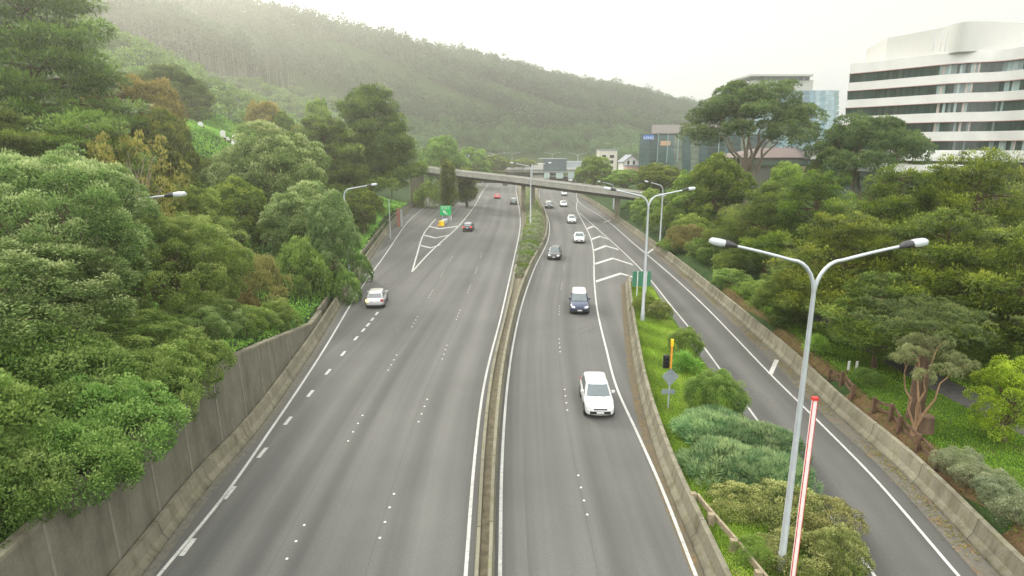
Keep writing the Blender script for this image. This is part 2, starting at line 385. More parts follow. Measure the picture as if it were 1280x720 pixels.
chevron((526, 307), (538, 310), (551, 306), .4); chevron((530, 294), (544, 297.5), (562, 294), .5); chevron((536, 283), (549, 286), (572, 283), .6)
for a, b in (((963, 468), (971, 450)), ((809, 317), (817, 311)), ((755, 278), (763, 275)), ((650, 281.5), (656, 282.5))):
    A, B = Vector(G(*a)), Vector(G(*b)); d = (B - A).normalized(); n = Vector((-d.y, d.x)) * .14; m = MB()
    m.add([(A.x - n.x, A.y - n.y, .02), (B.x - n.x, B.y - n.y, .02), (B.x + n.x, B.y + n.y, .02), (A.x + n.x, A.y + n.y, .02)], [(0, 1, 2, 3)])
    tag(m.build('lane_marking', M['paint']), kind='structure')

# raised studs, one by one
mb = MB(); mb.add([(.058 * math.cos(a * math.pi / 5), .058 * math.sin(a * math.pi / 5), 0) for a in range(10)] + [(.035 * math.cos(a * math.pi / 5), .035 * math.sin(a * math.pi / 5), .022) for a in range(10)],
                  [(k, (k + 1) % 10, 10 + (k + 1) % 10, 10 + k) for k in range(10)] + [tuple(range(10, 20))])
stud0 = mb.build('road_stud', M['stud']); first = True
def lane_line(px, py):
    x, y = G(px, py); d = x - float(LR(y)); return lambda yy: float(LR(yy)) + d
SL1 = Line([(349, 717), (432, 557), (479, 474), (527, 387), (560, 330)]); SL2 = Line([(460, 718), (515, 550), (547, 465), (567, 408), (589, 355), (606, 305)])
SR = Line([(747, 700), (717, 565), (705, 480), (699, 425), (699, 388), (703, 350), (707, 318)])
cnt = 0
for f, gid, word in ((SL1, 0, 'second'), (SL2, 1, 'third'), (SR, 2, 'oncoming')):
    for gi in range(7 if gid < 2 else 6):
        y0 = 18.0 + gi * 10.0 + (1.5 if gid == 2 else 0) + (2.2 if gid else 0)
        for k in range(4):
            y = y0 + k * 1.0
            o = stud0 if cnt == 0 else stud0.copy()
            if cnt: COL.objects.link(o)
            cnt += 1; o.location = (float(f(y)), y, .002)
            lab = {0: 'small round white raised stud on the left lane line of the departing carriageway', 1: 'small round white raised stud on the right lane line of the departing carriageway',
                   2: 'small round white raised stud on the lane line under the oncoming cars'}[gid]
            tag(o, lab, 'road stud', {0: 'studs on the left lane line', 1: 'studs on the right lane line', 2: 'studs on the oncoming lane line'}[gid])

# ------------------------------------------------------------------ terrain
RIDGE = np.array([(-700, 380, 190), (-420, 440, 172), (-290, 490, 138), (-210, 520, 118), (-185, 540, 107), (-97, 600, 100), (-34, 640, 89), (18, 680, 84), (77, 720, 75), (119, 740, 58), (165, 770, 45), (242, 820, 35), (386, 900, 24), (685, 1000, 18), (1100, 1100, 14)], float)
SPUR = np.array([(-70, 520, 24), (-25, 500, 34), (20, 500, 36), (62, 500, 28), (105, 500, 10)], float)
def tent(P, x, y, wf, wb, p=1.15):
    best = np.zeros_like(x)
    for (ax, ay, az), (bx, by, bz) in zip(P[:-1], P[1:]):
        dx, dy = bx - ax, by - ay; L2 = dx * dx + dy * dy
        t = np.clip(((x - ax) * dx + (y - ay) * dy) / L2, 0, 1)
        qx = ax + t * dx; qy = ay + t * dy; d = np.hypot(x - qx, y - qy); front = y < qy
        w = np.where(front, wf, wb); h = (az + t * (bz - az)) * np.clip(1 - (d / w)**p, 0, 1); best = np.maximum(best, h)
    return best
def wallh(y):
    return np.interp(y, [0, 29, 33, 38, 45, 52, 400], [4.2, 4.2, 3.5, 2.5, 1.1, .95, .95])
def vnoise(x, y, s):
    return np.sin(x / s * 1.3 + 1.7 * np.sin(y / s * .9)) * np.cos(y / s * 1.1 + 1.3 * np.sin(x / s * .7 + 2))
def xleft(y): return LB(np.minimum(y, 330)) - .55
def xright(y): return BB(np.minimum(y, 480)) + .55
def height(x, y):
    x = np.asarray(x, float); y = np.asarray(y, float)
    dl = xleft(y) - x; dr = x - xright(y)
    Gy = np.interp(y, [0, 60, 105, 180, 218, 265, 320, 350, 380, 430, 480, 2000], [.28, .34, .42, .52, .42, .27, .33, .42, .40, .24, .16, .1])
    l = wallh(y) + np.maximum(dl - 2, 0) * Gy * np.clip(dl / 40 + .25, .25, 1) + 1.2 * vnoise(x, y, 14) * np.clip(dl / 30, 0, 1)
    l = l + 4.2 * np.exp(-((x + 50) / 22)**2 - ((y - 112) / 20)**2)
    l = np.where(l > 170, 170, l)
    r = .85 + np.clip(dr - 2, 0, 60) * .06 + np.clip((y - 70) / 80, 0, 1) * np.clip(dr / 10, 0, 1) * 1.5
    base = np.full_like(x, -.35)
    base = np.where(dl > 0, -.35 + (l + .35) * np.clip((dl - .15) / .9, 0, 1), base)
    base = np.where(dr > 0, -.35 + (r + .35) * np.clip((dr - .1) / .9, 0, 1), base)
    rd = tent(RIDGE, x, y, 190, 400) + 3 * vnoise(x, y, 45) * (y > 470)
    sp = tent(SPUR, x, y, 75, 90)
    far = np.maximum(rd, sp)
    k = (y > 420)
    base = np.where(k & (far > base), far, base)
    far2 = np.where(x < -120, rd, 0)
    return np.maximum(base, np.where(y > 250, far2, -9))
xs = np.concatenate([np.arange(-900, -120, 12.), np.arange(-120, -44, 4.), np.arange(-44, 50, 1.), np.arange(50, 130, 4.), np.arange(130, 1300, 20.)])
ys = np.concatenate([np.arange(-60, 0, 6.), np.arange(0, 90, 1.), np.arange(90, 240, 3.), np.arange(240, 1400, 14.)])
XX, YY = np.meshgrid(xs, ys); ZZ = height(XX, YY)
nx = len(xs); Vt = np.stack([XX, YY, ZZ], -1).reshape(-1, 3)
ii, jj = np.meshgrid(np.arange(len(ys) - 1), np.arange(nx - 1), indexing='ij'); a = (ii * nx + jj).ravel()
Ft = np.stack([a, a + 1, a + nx + 1, a + nx], -1)
me = bpy.data.meshes.new('terrain'); me.from_pydata(Vt.tolist(), [], Ft.tolist()); me.materials.append(M['ground'])
me.polygons.foreach_set('use_smooth', [True] * len(me.polygons))
terr = bpy.data.objects.new('terrain', me); COL.objects.link(terr); tag(terr, kind='structure')
# plain to the horizon
mb = MB(); mb.add([(-6000, -3000, -.6), (6000, -3000, -.6), (6000, 6000, -.6), (-6000, 6000, -.6)], [(0, 1, 2, 3)])
tag(mb.build('ground', M['ground']), kind='structure')

# ------------------------------------------------------------------ walls and barriers
def sweep(name, fx, prof, ys, mat, parent=None, side=1, zf=None):
    """prof: list of (dx,z) running over the section"""
    ys = np.asarray(ys, float); m = MB(); n = len(prof); vs = []
    for y in ys:
        x = float(fx(y)); g = zf(y) if zf else 1.0
        for dx, z in prof: vs.append((x + side * dx, y, z * g if z > 0 else z))
    fs = [(i * n + k, i * n + k + 1, (i + 1) * n + k + 1, (i + 1) * n + k) for i in range(len(ys) - 1) for k in range(n - 1)]
    m.add(vs, fs); m.add(vs[:n], [tuple(range(n))]); m.add(vs[-n:], [tuple(range(n))[::-1]])
    return m.build(name, mat, parent)
# left barrier at the foot of the wall, then as parapet
yl = np.concatenate([np.arange(Y0, 60, 1.), np.arange(60, 240, 3.)])
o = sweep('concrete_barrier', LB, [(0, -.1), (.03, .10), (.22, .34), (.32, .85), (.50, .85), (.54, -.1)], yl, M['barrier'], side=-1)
tag(o, 'weathered sloping concrete barrier along the foot of the tall retaining wall', 'barrier')
root = empty('retaining_wall', (0, 0, 0)); tag(root, 'tall grey stained concrete retaining wall under the overhanging trees', 'retaining wall')
yw = np.arange(Y0, 50, 1.)
m = MB(); vs = []
for y in yw:
    x = float(LB(y)) - .56; h = float(wallh(y)); vs += [(x, y, -.2), (x - .12, y, h), (x - .12, y, h), (x - .45, y, h), (x - .45, y, -.2)]
n = 5; m.add(vs, [(i * n + k, i * n + k + 1, (i + 1) * n + k + 1, (i + 1) * n + k) for i in range(len(yw) - 1) for k in range(n - 1)])
m.build('wall_face', M['wall'], root)
m = MB()
for i in range(len(yw) - 1):
    y = yw[i]; h0 = float(wallh(y)); h1 = float(wallh(y + 1)); x0 = float(LB(y)) - .56; x1 = float(LB(y + 1)) - .56
    vs = []
    for x, yy, h in ((x0, y, h0), (x1, y + 1, h1)):
        vs += [(x + .02 - .12, yy, h + .003), (x + .02 - .12, yy, h + .13), (x - .50, yy, h + .13), (x - .50, yy, h + .003)]
    m.add(vs, [(0, 1, 5, 4), (1, 2, 6, 5), (2, 3, 7, 6), (3, 0, 4, 7)])
m.build('coping', M['barrier'], root)
for y in np.arange(6.6, 46, 2.82):
    x = float(LB(y)) - .56; h = float(wallh(y)); m = MB(); s = float(LB(y + .5) - LB(y - .5))
    m.add([(x + .03, y - .05, .5), (x + .03 + s * .1, y + .05, .5), (x - .09 + s * .1, y + .05, h - .01), (x - .09, y - .05, h - .01),
           (x - .05, y - .05, .5), (x - .05 + s * .1, y + .05, .5), (x - .17 + s * .1, y + .05, h - .01), (x - .17, y - .05, h - .01)],
          [(0, 1, 2, 3), (0, 3, 7, 4), (1, 5, 6, 2)])
    m.build('joint_strip', M['wall_joint'], root)
# low kerb wall with yellow edging further on
o = sweep('parapet_wall', off(LB, -1.1), [(0, -.1), (0, 1.0), (.22, 1.0), (.22, -.1)], np.arange(50, 235, 3.), M['barrier'], side=-1)
tag(o, 'low concrete parapet wall bending away beside the exit lane', 'parapet')
o = sweep('edge_rail', off(LB, -.98), [(0, 1.02), (0, 1.07), (.06, 1.07), (.06, 1.02)], np.arange(58, 74, 2.), plain('ochre', (.50, .38, .16), .7), side=-1)
tag(o, 'short ochre rail on top of the low parapet wall', 'rail')
# median
yr = np.concatenate([np.arange(Y0, 70, 1.), np.arange(70, 130, 2.), np.arange(130, 300, 5.)])
vs = []; m = MB()
for y in yr:
    a = float(LR(y)) + .28; b = float(RL(y)) - .20; w = b - a
    s = min(1.0, w / 1.4)
    rw = .30 * s
    sec = [(a, -.1), (a + .02, .16), (a + .10 * s, .30), (a + .14 * s, .62), (a + .14 * s + rw * .8, .62), (a + .20 * s + rw * .8, .36), (b - .16 * s - rw * .8, .36), (b - .13 * s - rw * .8, .84), (b - .13 * s, .84), (b - .08 * s, .30), (b, .12), (b, -.1)]
    vs += [(x, y, z) for x, z in sec]
n = 12; fs = []; ms = []
for i in range(len(yr) - 1):
    for k in range(n - 1): fs.append((i * n + k, i * n + k + 1, (i + 1) * n + k + 1, (i + 1) * n + k))
m.add(vs, fs)
for j in range(len(fs)):
    if j % (n - 1) == 5: m.m[j] = 1
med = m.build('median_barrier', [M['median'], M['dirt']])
tag(med, 'long weathered concrete median with a dirt channel between two kerb walls', 'median barrier')
# island barrier
yi = np.arange(Y0, 65.5, 1.)
isb = sweep('concrete_barrier', IB, [(0, -.1), (.03, .12), (.24, .36), (.34, .92), (.54, .92), (.56, -.1)], yi, M['barrier'], side=1)
tag(isb, 'concrete barrier curving along the left edge of the planted island', 'barrier')
rb = sweep('concrete_barrier', BB, [(0, -.1), (.02, .12), (.20, .35), (.30, .95), (.52, .95), (.55, -.1)], np.concatenate([np.arange(Y0, 60, 1.), np.arange(60, 260, 3.)]), M['barrier'], side=1)
tag(rb, 'long stained concrete barrier between the side ramp and the park', 'barrier')
# island bed
def isl_l(y): return IB(y) + .5
def isl_r(y): return np.maximum(RPL(y) - np.interp(y, [0, 20, 45, 65], [.25, .35, .9, .3]), isl_l(y) + .05)
def isl_z(X, Yv):
    t = (X - isl_l(Yv)) / np.maximum(isl_r(Yv) - isl_l(Yv), .1); return .50 * (1 - t)**.8 + .03 + .05 * np.sin(X * 2.1) * np.sin(Yv * 1.3) * (t < .9)
strip('island_lawn', isl_l, isl_r, np.arange(Y0, 64, 1.), isl_z, M['turf'], 8)

# ------------------------------------------------------------------ foliage makers
def unit(v): return v / np.maximum(np.linalg.norm(v, axis=-1, keepdims=True), 1e-9)
def leaf_quads(C, D, L, Wd, jitter=.5, flat=0.0, rng=RNG):
    n = len(C); u = unit(D + rng.normal(0, jitter, (n, 3)))
    r = unit(rng.normal(0, 1, (n, 3)))
    if flat: r = unit(r * (1 - flat) + np.cross(u, np.array([0, 0, 1.])) * flat * 2)
    v = unit(np.cross(u, np.cross(r, u)) if flat else np.cross(u, r))
    L = np.asarray(L).reshape(-1, 1) * rng.uniform(.7, 1.25, (n, 1)); Wd = np.asarray(Wd).reshape(-1, 1) * rng.uniform(.8, 1.2, (n, 1))
    P = np.stack([C, C + u * L * .45 + v * Wd * .5, C + u * L, C + u * L * .45 - v * Wd * .5], 1)
    return P.reshape(-1, 3)
def tufts(centers, outward, rad, nleaf, L, Wd, squash=(1, 1, 1), rng=RNG, tintb=None, jitter=.5, flat=0.0, up=.35):
    """leafy tufts: leaves on the outer half of small balls"""
    k = len(centers); c = np.repeat(centers, nleaf, 0); o = np.repeat(outward, nleaf, 0)
    rr = np.repeat(np.broadcast_to(np.asarray(rad, float), (k,)), nleaf)[:, None]
    d = unit(rng.normal(0, 1, (len(c), 3)) + o * .9 + np.array([0, 0, up]))
    q = rng.uniform(.45, 1.0, (len(c), 1))**.6
    C = c + d * rr * q * np.array(squash)
    ct = np.repeat(rng.uniform(-.24, .24, k) if tintb is None else tintb, nleaf)
    tint = .34 + .34 * (d[:, 2] * q[:, 0]) + .22 * (q[:, 0] - .7) / .3 + ct + rng.uniform(-.1, .1, len(c))  # paler new growth, plus bright tops and dark gaps painted into the tint
    return leaf_quads(C, d, L, Wd, jitter, flat, rng), np.clip(tint, 0, 1)
def lobes_surface(lobes, ntuft, rng, low=-.35):
    """points on the outside of a union of ellipsoids"""
    P = []; O = []
    vol = np.array([l[3] * l[4] for l in lobes]); pr = vol / vol.sum(); tries = 0
    LB_ = np.array(lobes)
    while len(P) < ntuft and tries < ntuft * 30:
        tries += 1
        i = rng.choice(len(lobes), p=pr); l = lobes[i]; d = unit(rng.normal(0, 1, 3))
        if d[2] < low and rng.random() < .85: continue
        p = np.array(l[:3]) + d * np.array((l[3], l[3], l[4])) * rng.uniform(.80, 1.03)
        e = ((p[0] - LB_[:, 0]) / LB_[:, 3])**2 + ((p[1] - LB_[:, 1]) / LB_[:, 3])**2 + ((p[2] - LB_[:, 2]) / LB_[:, 4])**2
        e[i] = 9
        if e.min() < .62: continue
        P.append(p); O.append(d)
    return np.array(P), np.array(O)
def limb(mb, a, b, r0, r1, rng, n=5, wob=.06):
    a = np.array(a, float); b = np.array(b, float); L = np.linalg.norm(b - a); pts = []
    for i in range(n + 1):
        t = i / n; p = a * (1 - t) + b * t
        if 0 < i < n: p = p + rng.normal(0, wob * L * .5, 3)
        p[2] += math.sin(t * math.pi) * L * .06; pts.append(p)
    mb.tube(pts, [r0 + (r1 - r0) * i / n for i in range(n + 1)], 7); return pts

def broad_tree(name, mat, bark, h, rad, seed, ntuft=260, nleaf=170, L=.17, Wd=.085, tr=.75, nl=9, trunk_h=.3, low=-.35, tuft_r=.075, shape=.42):
    """round-headed tree made of many leafy puffs"""
    rng = np.random.default_rng(seed); lobes = []
    lobes.append((0, 0, h * (trunk_h + (1 - trunk_h) * .46), rad * .58, h * (1 - trunk_h) * .42))
    for i in range(int(nl * 1.6)):
        q = (i + .5) / (nl * 1.6); a = i * 2.399 + rng.uniform(-.3, .3); el_ = math.asin(1 - q * 1.05) if q < .95 else 0
        s = rad * rng.uniform(.17, .30); cr = rad * .80; ch = h * (1 - trunk_h) * .5
        lobes.append((cr * math.cos(el_) * math.cos(a) * rng.uniform(.8, 1.05), cr * math.cos(el_) * math.sin(a) * rng.uniform(.8, 1.05), h * (trunk_h + (1 - trunk_h) * .46) + ch * math.sin(el_) * rng.uniform(.7, .95), s, s * rng.uniform(.7, 1.0)))
    for i in range(nl):
        a = i / nl * 2 * math.pi + rng.uniform(-.3, .3); rr = rad * rng.uniform(.42, .66)
        z = h * rng.uniform(trunk_h + .08, .80); s = rad * rng.uniform(.24, .40)
        lobes.append((rr * math.cos(a), rr * math.sin(a), z, s, s * rng.uniform(.65, .95)))
    for i in range(nl // 2):
        a = rng.uniform(0, 6.28); rr = rad * rng.uniform(0, .35); s = rad * rng.uniform(.26, .4)
        lobes.append((rr * math.cos(a), rr * math.sin(a), h - s * .8 - rng.uniform(0, .12) * h, s, s * .8))
    P, O = lobes_surface(lobes, ntuft, rng, low)
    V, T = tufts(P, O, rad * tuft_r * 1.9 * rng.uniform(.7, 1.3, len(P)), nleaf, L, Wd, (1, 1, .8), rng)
    root = empty(name); quads_mesh('crown', V, mat, T, root)
    m = MB(); limb(m, (0, 0, -.6), (0, 0, h * .5), rad * .07 * tr + .08, rad * .04 * tr + .04, rng)
    for l in lobes[1:]:
        limb(m, (0, 0, h * rng.uniform(.15, .4)), (l[0] * .9, l[1] * .9, l[2]), rad * .03 * tr + .04, .03, rng)
    m.build('trunk', bark, root); return root

def layered_tree(name, mat, bark, h, rad, seed, nb=46, nspray=9, nleaf=60, L=.34, Wd=.13, base=.12, top_r=.12, tilt=.12, trunk_r=.35, flatz=.28, spray_r=.11):
    """cypress and pine: horizontal boughs carrying flat sprays"""
    rng = np.random.default_rng(seed); root = empty(name); m = MB(); P = []; O = []; Rr = []
    lean = rng.normal(0, .03, 2) * h
    m.tube([(0, 0, -.6), (lean[0] * .3, lean[1] * .3, h * .35), (lean[0], lean[1], h * .93)], [trunk_r, trunk_r * .6, .05], 8)
    for i in range(nb):
        t = (i + rng.uniform(0, 1)) / nb; z = h * (base + (1 - base) * t * .97)
        prof = (1 - t)**.62 * (1 - top_r) + top_r; prof *= .78 + .22 * min(1, (t + .03) / .15); prof *= 1 + .16 * math.sin(i * .55 + seed)
        a = i * 2.399 + rng.uniform(-.4, .4); Lb = rad * prof * rng.uniform(.62, 1.18)
        d = np.array([math.cos(a), math.sin(a), 0]); p0 = np.array([lean[0] * t, lean[1] * t, z])
        p1 = p0 + d * Lb + np.array([0, 0, Lb * rng.uniform(tilt - .14, tilt + .16)])
        if Lb > .8: limb(m, p0, p0 * .12 + p1 * .88, .03 + .02 * Lb, .015, rng, 3, .05)
        ns = max(3, int(nspray * Lb / rad * 1.4))
        for k in range(ns):
            s = rng.uniform(.32, 1.0)**.75; side = rng.normal(0, .19) * Lb * (1.15 - s * .4)
            q = p0 + (p1 - p0) * s + np.array([-d[1], d[0], 0]) * side + np.array([0, 0, rng.normal(0, .03) * h * .4])
            P.append(q); O.append(unit(d + np.array([-d[1], d[0], 0]) * side / max(Lb, .1) + np.array([0, 0, .15]))); Rr.append(rad * spray_r * rng.uniform(.7, 1.5) * (.6 + .5 * prof))
    P = np.array(P); O = np.array(O); Rr = np.array(Rr)
    outer = np.linalg.norm(P[:, :2], axis=1) / rad
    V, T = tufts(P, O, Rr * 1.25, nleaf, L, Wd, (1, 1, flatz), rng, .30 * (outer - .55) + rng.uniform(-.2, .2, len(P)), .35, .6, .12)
    quads_mesh('crown', V, mat, T, root); m.build('trunk', bark, root); return root

def umbrella_tree(name, mat, bark, h, rad, seed, limbs=7, npad=26, ntuft=26, nleaf=90, L=.28, Wd=.10, fork=.22, flat=.42, trunk_r=.6, spread=1.0):
    """open crown of leafy pads on bare spreading limbs"""
    rng = np.random.default_rng(seed); root = empty(name); m = MB(); P = []; O = []; Rr = []
    m.tube([(0, 0, -.6), (.1, .1, h * fork * .5), (0, 0, h * fork)], [trunk_r * 1.15, trunk_r, trunk_r * .9], 10)
    ends = []
    for i in range(limbs):
        a = i / limbs * 2 * math.pi + rng.uniform(-.25, .25); rr = rad * rng.uniform(.30, .55) * spread; z = h * rng.uniform(.55, .74)
        e = np.array([rr * math.cos(a), rr * math.sin(a), z]); limb(m, (0, 0, h * fork * rng.uniform(.4, 1)), e, trunk_r * .5, trunk_r * .2, rng, 6, .07); ends.append(e)
    for i in range(npad):
        a = i * 2.399 + rng.uniform(-.3, .3); q = math.sqrt((i + .5) / npad); rr = rad * q * .86
        z = h * (.93 - .30 * q**2.2 + rng.uniform(-.10, .03)); 
        c = np.array([rr * math.cos(a), rr * math.sin(a), z]); e = min(ends, key=lambda k: np.linalg.norm(k - c)); limb(m, e, c, trunk_r * .16, .03, rng, 4, .06)
        s = rad * rng.uniform(.17, .29)
        for k in range(ntuft):
            d = unit(rng.normal(0, 1, 3) + np.array([0, 0, .4])); P.append(c + d * s * np.array([1, 1, flat]) * rng.uniform(.5, 1)); O.append(d); Rr.append(s * rng.uniform(.22, .4))
    V, T = tufts(np.array(P), np.array(O), np.array(Rr), nleaf, L, Wd, (1, 1, .6), rng)
    quads_mesh('crown', V, mat, T, root); m.build('trunk', bark, root); return root

def bush(name, mat, rad, h, seed, ntuft=60, nleaf=110, L=.10, Wd=.05, nl=6, jitter=.5):
    rng = np.random.default_rng(seed); lobes = [(0, 0, h * .45, rad * .7, h * .55)]
    for i in range(nl):
        a = i / nl * 6.283 + rng.uniform(-.4, .4); lobes.append((rad * .55 * math.cos(a), rad * .55 * math.sin(a), h * rng.uniform(.3, .55), rad * rng.uniform(.35, .5), h * rng.uniform(.3, .45)))
    P, O = lobes_surface(lobes, ntuft, rng, -.2); P[:, 2] = np.maximum(P[:, 2], .05)
    V, T = tufts(P, O, rad * .22 * rng.uniform(.7, 1.3, len(P)), nleaf, L, Wd, (1, 1, .8), rng, None, jitter)
    root = empty(name); quads_mesh('crown', V, mat, T, root)
    m = MB()
    for i in range(5):
        a = rng.uniform(0, 6.28); limb(m, (0, 0, -.2), (rad * .5 * math.cos(a), rad * .5 * math.sin(a), h * .7), .04, .012, rng, 3)
    m.build('stem', M['bark'], root); return root

ROOTS = {}
def place(key, maker, X, Y, z, s, rz, label, cat, group, sz=None):
    """the first of a kind moves its prototype, later ones are copies"""
    if key not in ROOTS: ROOTS[key] = maker(); o = ROOTS[key]
    else: o = copy_tree(ROOTS[key])
    o.location = (X, Y, z); o.rotation_euler = (0, 0, rz); o.scale = (s, s, sz if sz else s)
    tag(o, label, cat, group); return o

def grow(key, maker, h0, r0, px, ptop, Y, wpx, label, cat='tree', group=None, gz=None):
    """place a tree whose head stands at px, reaches row ptop and is wpx wide, at distance Y"""
    top = W(px, ptop, Y); z0 = float(height(np.array([top.x]), np.array([Y]))[0]) if gz is None else gz
    hh = max(top.z - z0, 1.0); dep = Y * math.cos(PITCH) + (H - (z0 + top.z) / 2) * math.sin(PITCH)
    wr = wpx / 2 * dep / F
    return place(key, maker, top.x, Y, z0 - .1, wr / r0, (px * 1.37 + Y) % 6.28, label, cat, group, hh / h0)

# ------------------------------------------------------------------ trees: prototypes
M['f_olive'] = foliage('leaf_olive', (.045, .06, .03), (.115, .145, .075), (.18, .21, .12))
M['bark_warm'] = plain('bark_warm', (.26, .16, .09), .9, var=.3, sc_=5)
mk = {
 'pohu':  (lambda: broad_tree('broadleaf_tree', M['f_pohu'], M['bark'], 10, 6, 3, 430, 230, .16, .075, nl=16, tuft_r=.062), 10, 6),
 'pohu2': (lambda: broad_tree('broadleaf_tree', M['f_pohu2'], M['bark'], 10, 6, 5, 430, 230, .15, .075, nl=16, trunk_h=.2, low=-.6, tuft_r=.062), 10, 6),
 'pohum': (lambda: broad_tree('broadleaf_tree', M['f_pohu'], M['bark'], 12, 6, 8, 420, 120, .26, .13, nl=12, trunk_h=.15), 12, 6),
 'green': (lambda: broad_tree('leafy_tree', M['f_bush'], M['bark'], 10, 5, 21, 260, 90, .32, .17, nl=9, trunk_h=.12), 10, 5),
 'dark':  (lambda: broad_tree('leafy_tree', M['f_cypd'], M['bark'], 10, 5, 23, 260, 90, .32, .17, nl=9, trunk_h=.12), 10, 5),
 'autumn': (lambda: broad_tree('autumn_tree', M['f_autumn'], M['bark_pale'], 9, 5, 31, 220, 80, .32, .17, nl=8, trunk_h=.2), 9, 5),
 'yellow': (lambda: broad_tree('thin_tree', M['f_yellow'], M['bark_pale'], 9, 5, 33, 90, 60, .26, .12, nl=9, trunk_h=.2), 9, 5),
 'lime':  (lambda: broad_tree('lime_green_tree', M['f_lime'], M['bark'], 6, 2.4, 37, 170, 150, .11, .07, nl=9, trunk_h=.08, low=-.8, tuft_r=.10), 6, 2.4),
 'cyp':   (lambda: layered_tree('cypress_tree', M['f_cyp'], M['bark_red'], 14, 6.5, 41, 64, 15, 78, .30, .09, tilt=.2, flatz=.62), 14, 6.5),
 'cyp2':  (lambda: layered_tree('cypress_tree', M['f_cyp'], M['bark_red'], 14, 6.5, 43, 56, 15, 78, .30, .09, base=.22, top_r=.10, tilt=.26, flatz=.62), 14, 6.5),
 'cypd':  (lambda: layered_tree('cypress_tree', M['f_cypd'], M['bark_red'], 14, 6.5, 47, 56, 14, 74, .30, .10, base=.2, top_r=.10, tilt=.22, flatz=.62), 14, 6.5),
 'mac':   (lambda: layered_tree('macrocarpa_tree', M['f_mac'], M['bark'], 20, 9, 51, 90, 16, 56, .55, .20, base=.16, tilt=.28, spray_r=.10, flatz=.45), 20, 9),
 'pine':  (lambda: layered_tree('pine_tree', M['f_bush'], M['bark'], 22, 9, 53, 80, 16, 66, .50, .15, base=.06, top_r=.35, tilt=.10, spray_r=.12), 22, 9),
 'column': (lambda: layered_tree('columnar_cypress', M['f_cypd'], M['bark'], 10, 2, 57, 60, 8, 40, .42, .18, base=.12, top_r=.35, tilt=1.2, spray_r=.28, flatz=.9), 10, 2),
 'umb':   (lambda: umbrella_tree('umbrella_tree', M['f_umb'], M['bark_pale'], 24, 11, 71, 9, 44, 22, 60, .40, .15, .34, .5, .55), 24, 11),
 'umb2':  (lambda: umbrella_tree('umbrella_pine', M['f_umb'], M['bark'], 12, 7.5, 73, 7, 34, 20, 64, .32, .11, .25, .42, .34), 12, 7.5),
 'twist': (lambda: umbrella_tree('twisted_tree', M['f_olive'], M['bark_warm'], 5.2, 2.9, 77, 4, 13, 14, 70, .13, .035, .10, .30, .17, .9), 5.2, 2.9),
 'bush':  (lambda: bush('bush', M['f_bush'], 2, 2.2, 81, 90, 110, .15, .08), 2.2, 2),
 'bushd': (lambda: bush('bush', M['f_pohu2'], 2, 2.2, 82, 90, 110, .15, .08), 2.2, 2),
 'bushb': (lambda: bush('bush', M['f_brown'], 2, 2.2, 83, 90, 110, .14, .07), 2.2, 2),
 'bushl': (lambda: bush('bush', M['f_lime'], 2, 2.2, 84, 90, 110, .15, .08), 2.2, 2),
 'silver': (lambda: bush('silver_bush', M['f_silver'], 1.2, 1.4, 85, 110, 120, .07, .03, jitter=.7), 1.4, 1.2),
 'small': (lambda: bush('bush', M['f_bush'], 1.2, 1.3, 86, 100, 120, .075, .035), 1.3, 1.2),
 'rust':  (lambda: bush('bush', M['f_mixed'], 1.3, 1.3, 87, 110, 120, .075, .035), 1.3, 1.3),
 'juni':  (lambda: bush('juniper_bush', M['f_juniper'], 1.7, .9, 88, 120, 130, .24, .03, 9, .18), .9, 1.7),
 'bushw': (lambda: bush('bush', M['f_pohu2'], 2, 2.2, 91, 170, 170, .095, .048, 8), 2.2, 2),
 'fern':  (lambda: bush('flax_bush', M['f_fern'], .8, .9, 89, 24, 60, .45, .045, 4, .35), .9, .8),
}
def g(key, *a, **k): mkr, h0, r0 = mk[key]; return grow(key, mkr, h0, r0, *a, **k)
L1 = 'trees massed above the retaining wall'; L2 = 'trees on the left slope'; R1 = 'cypress trees in the park'; B1 = 'bushes behind the ramp barrier'; B2 = 'bushes on the left bank'
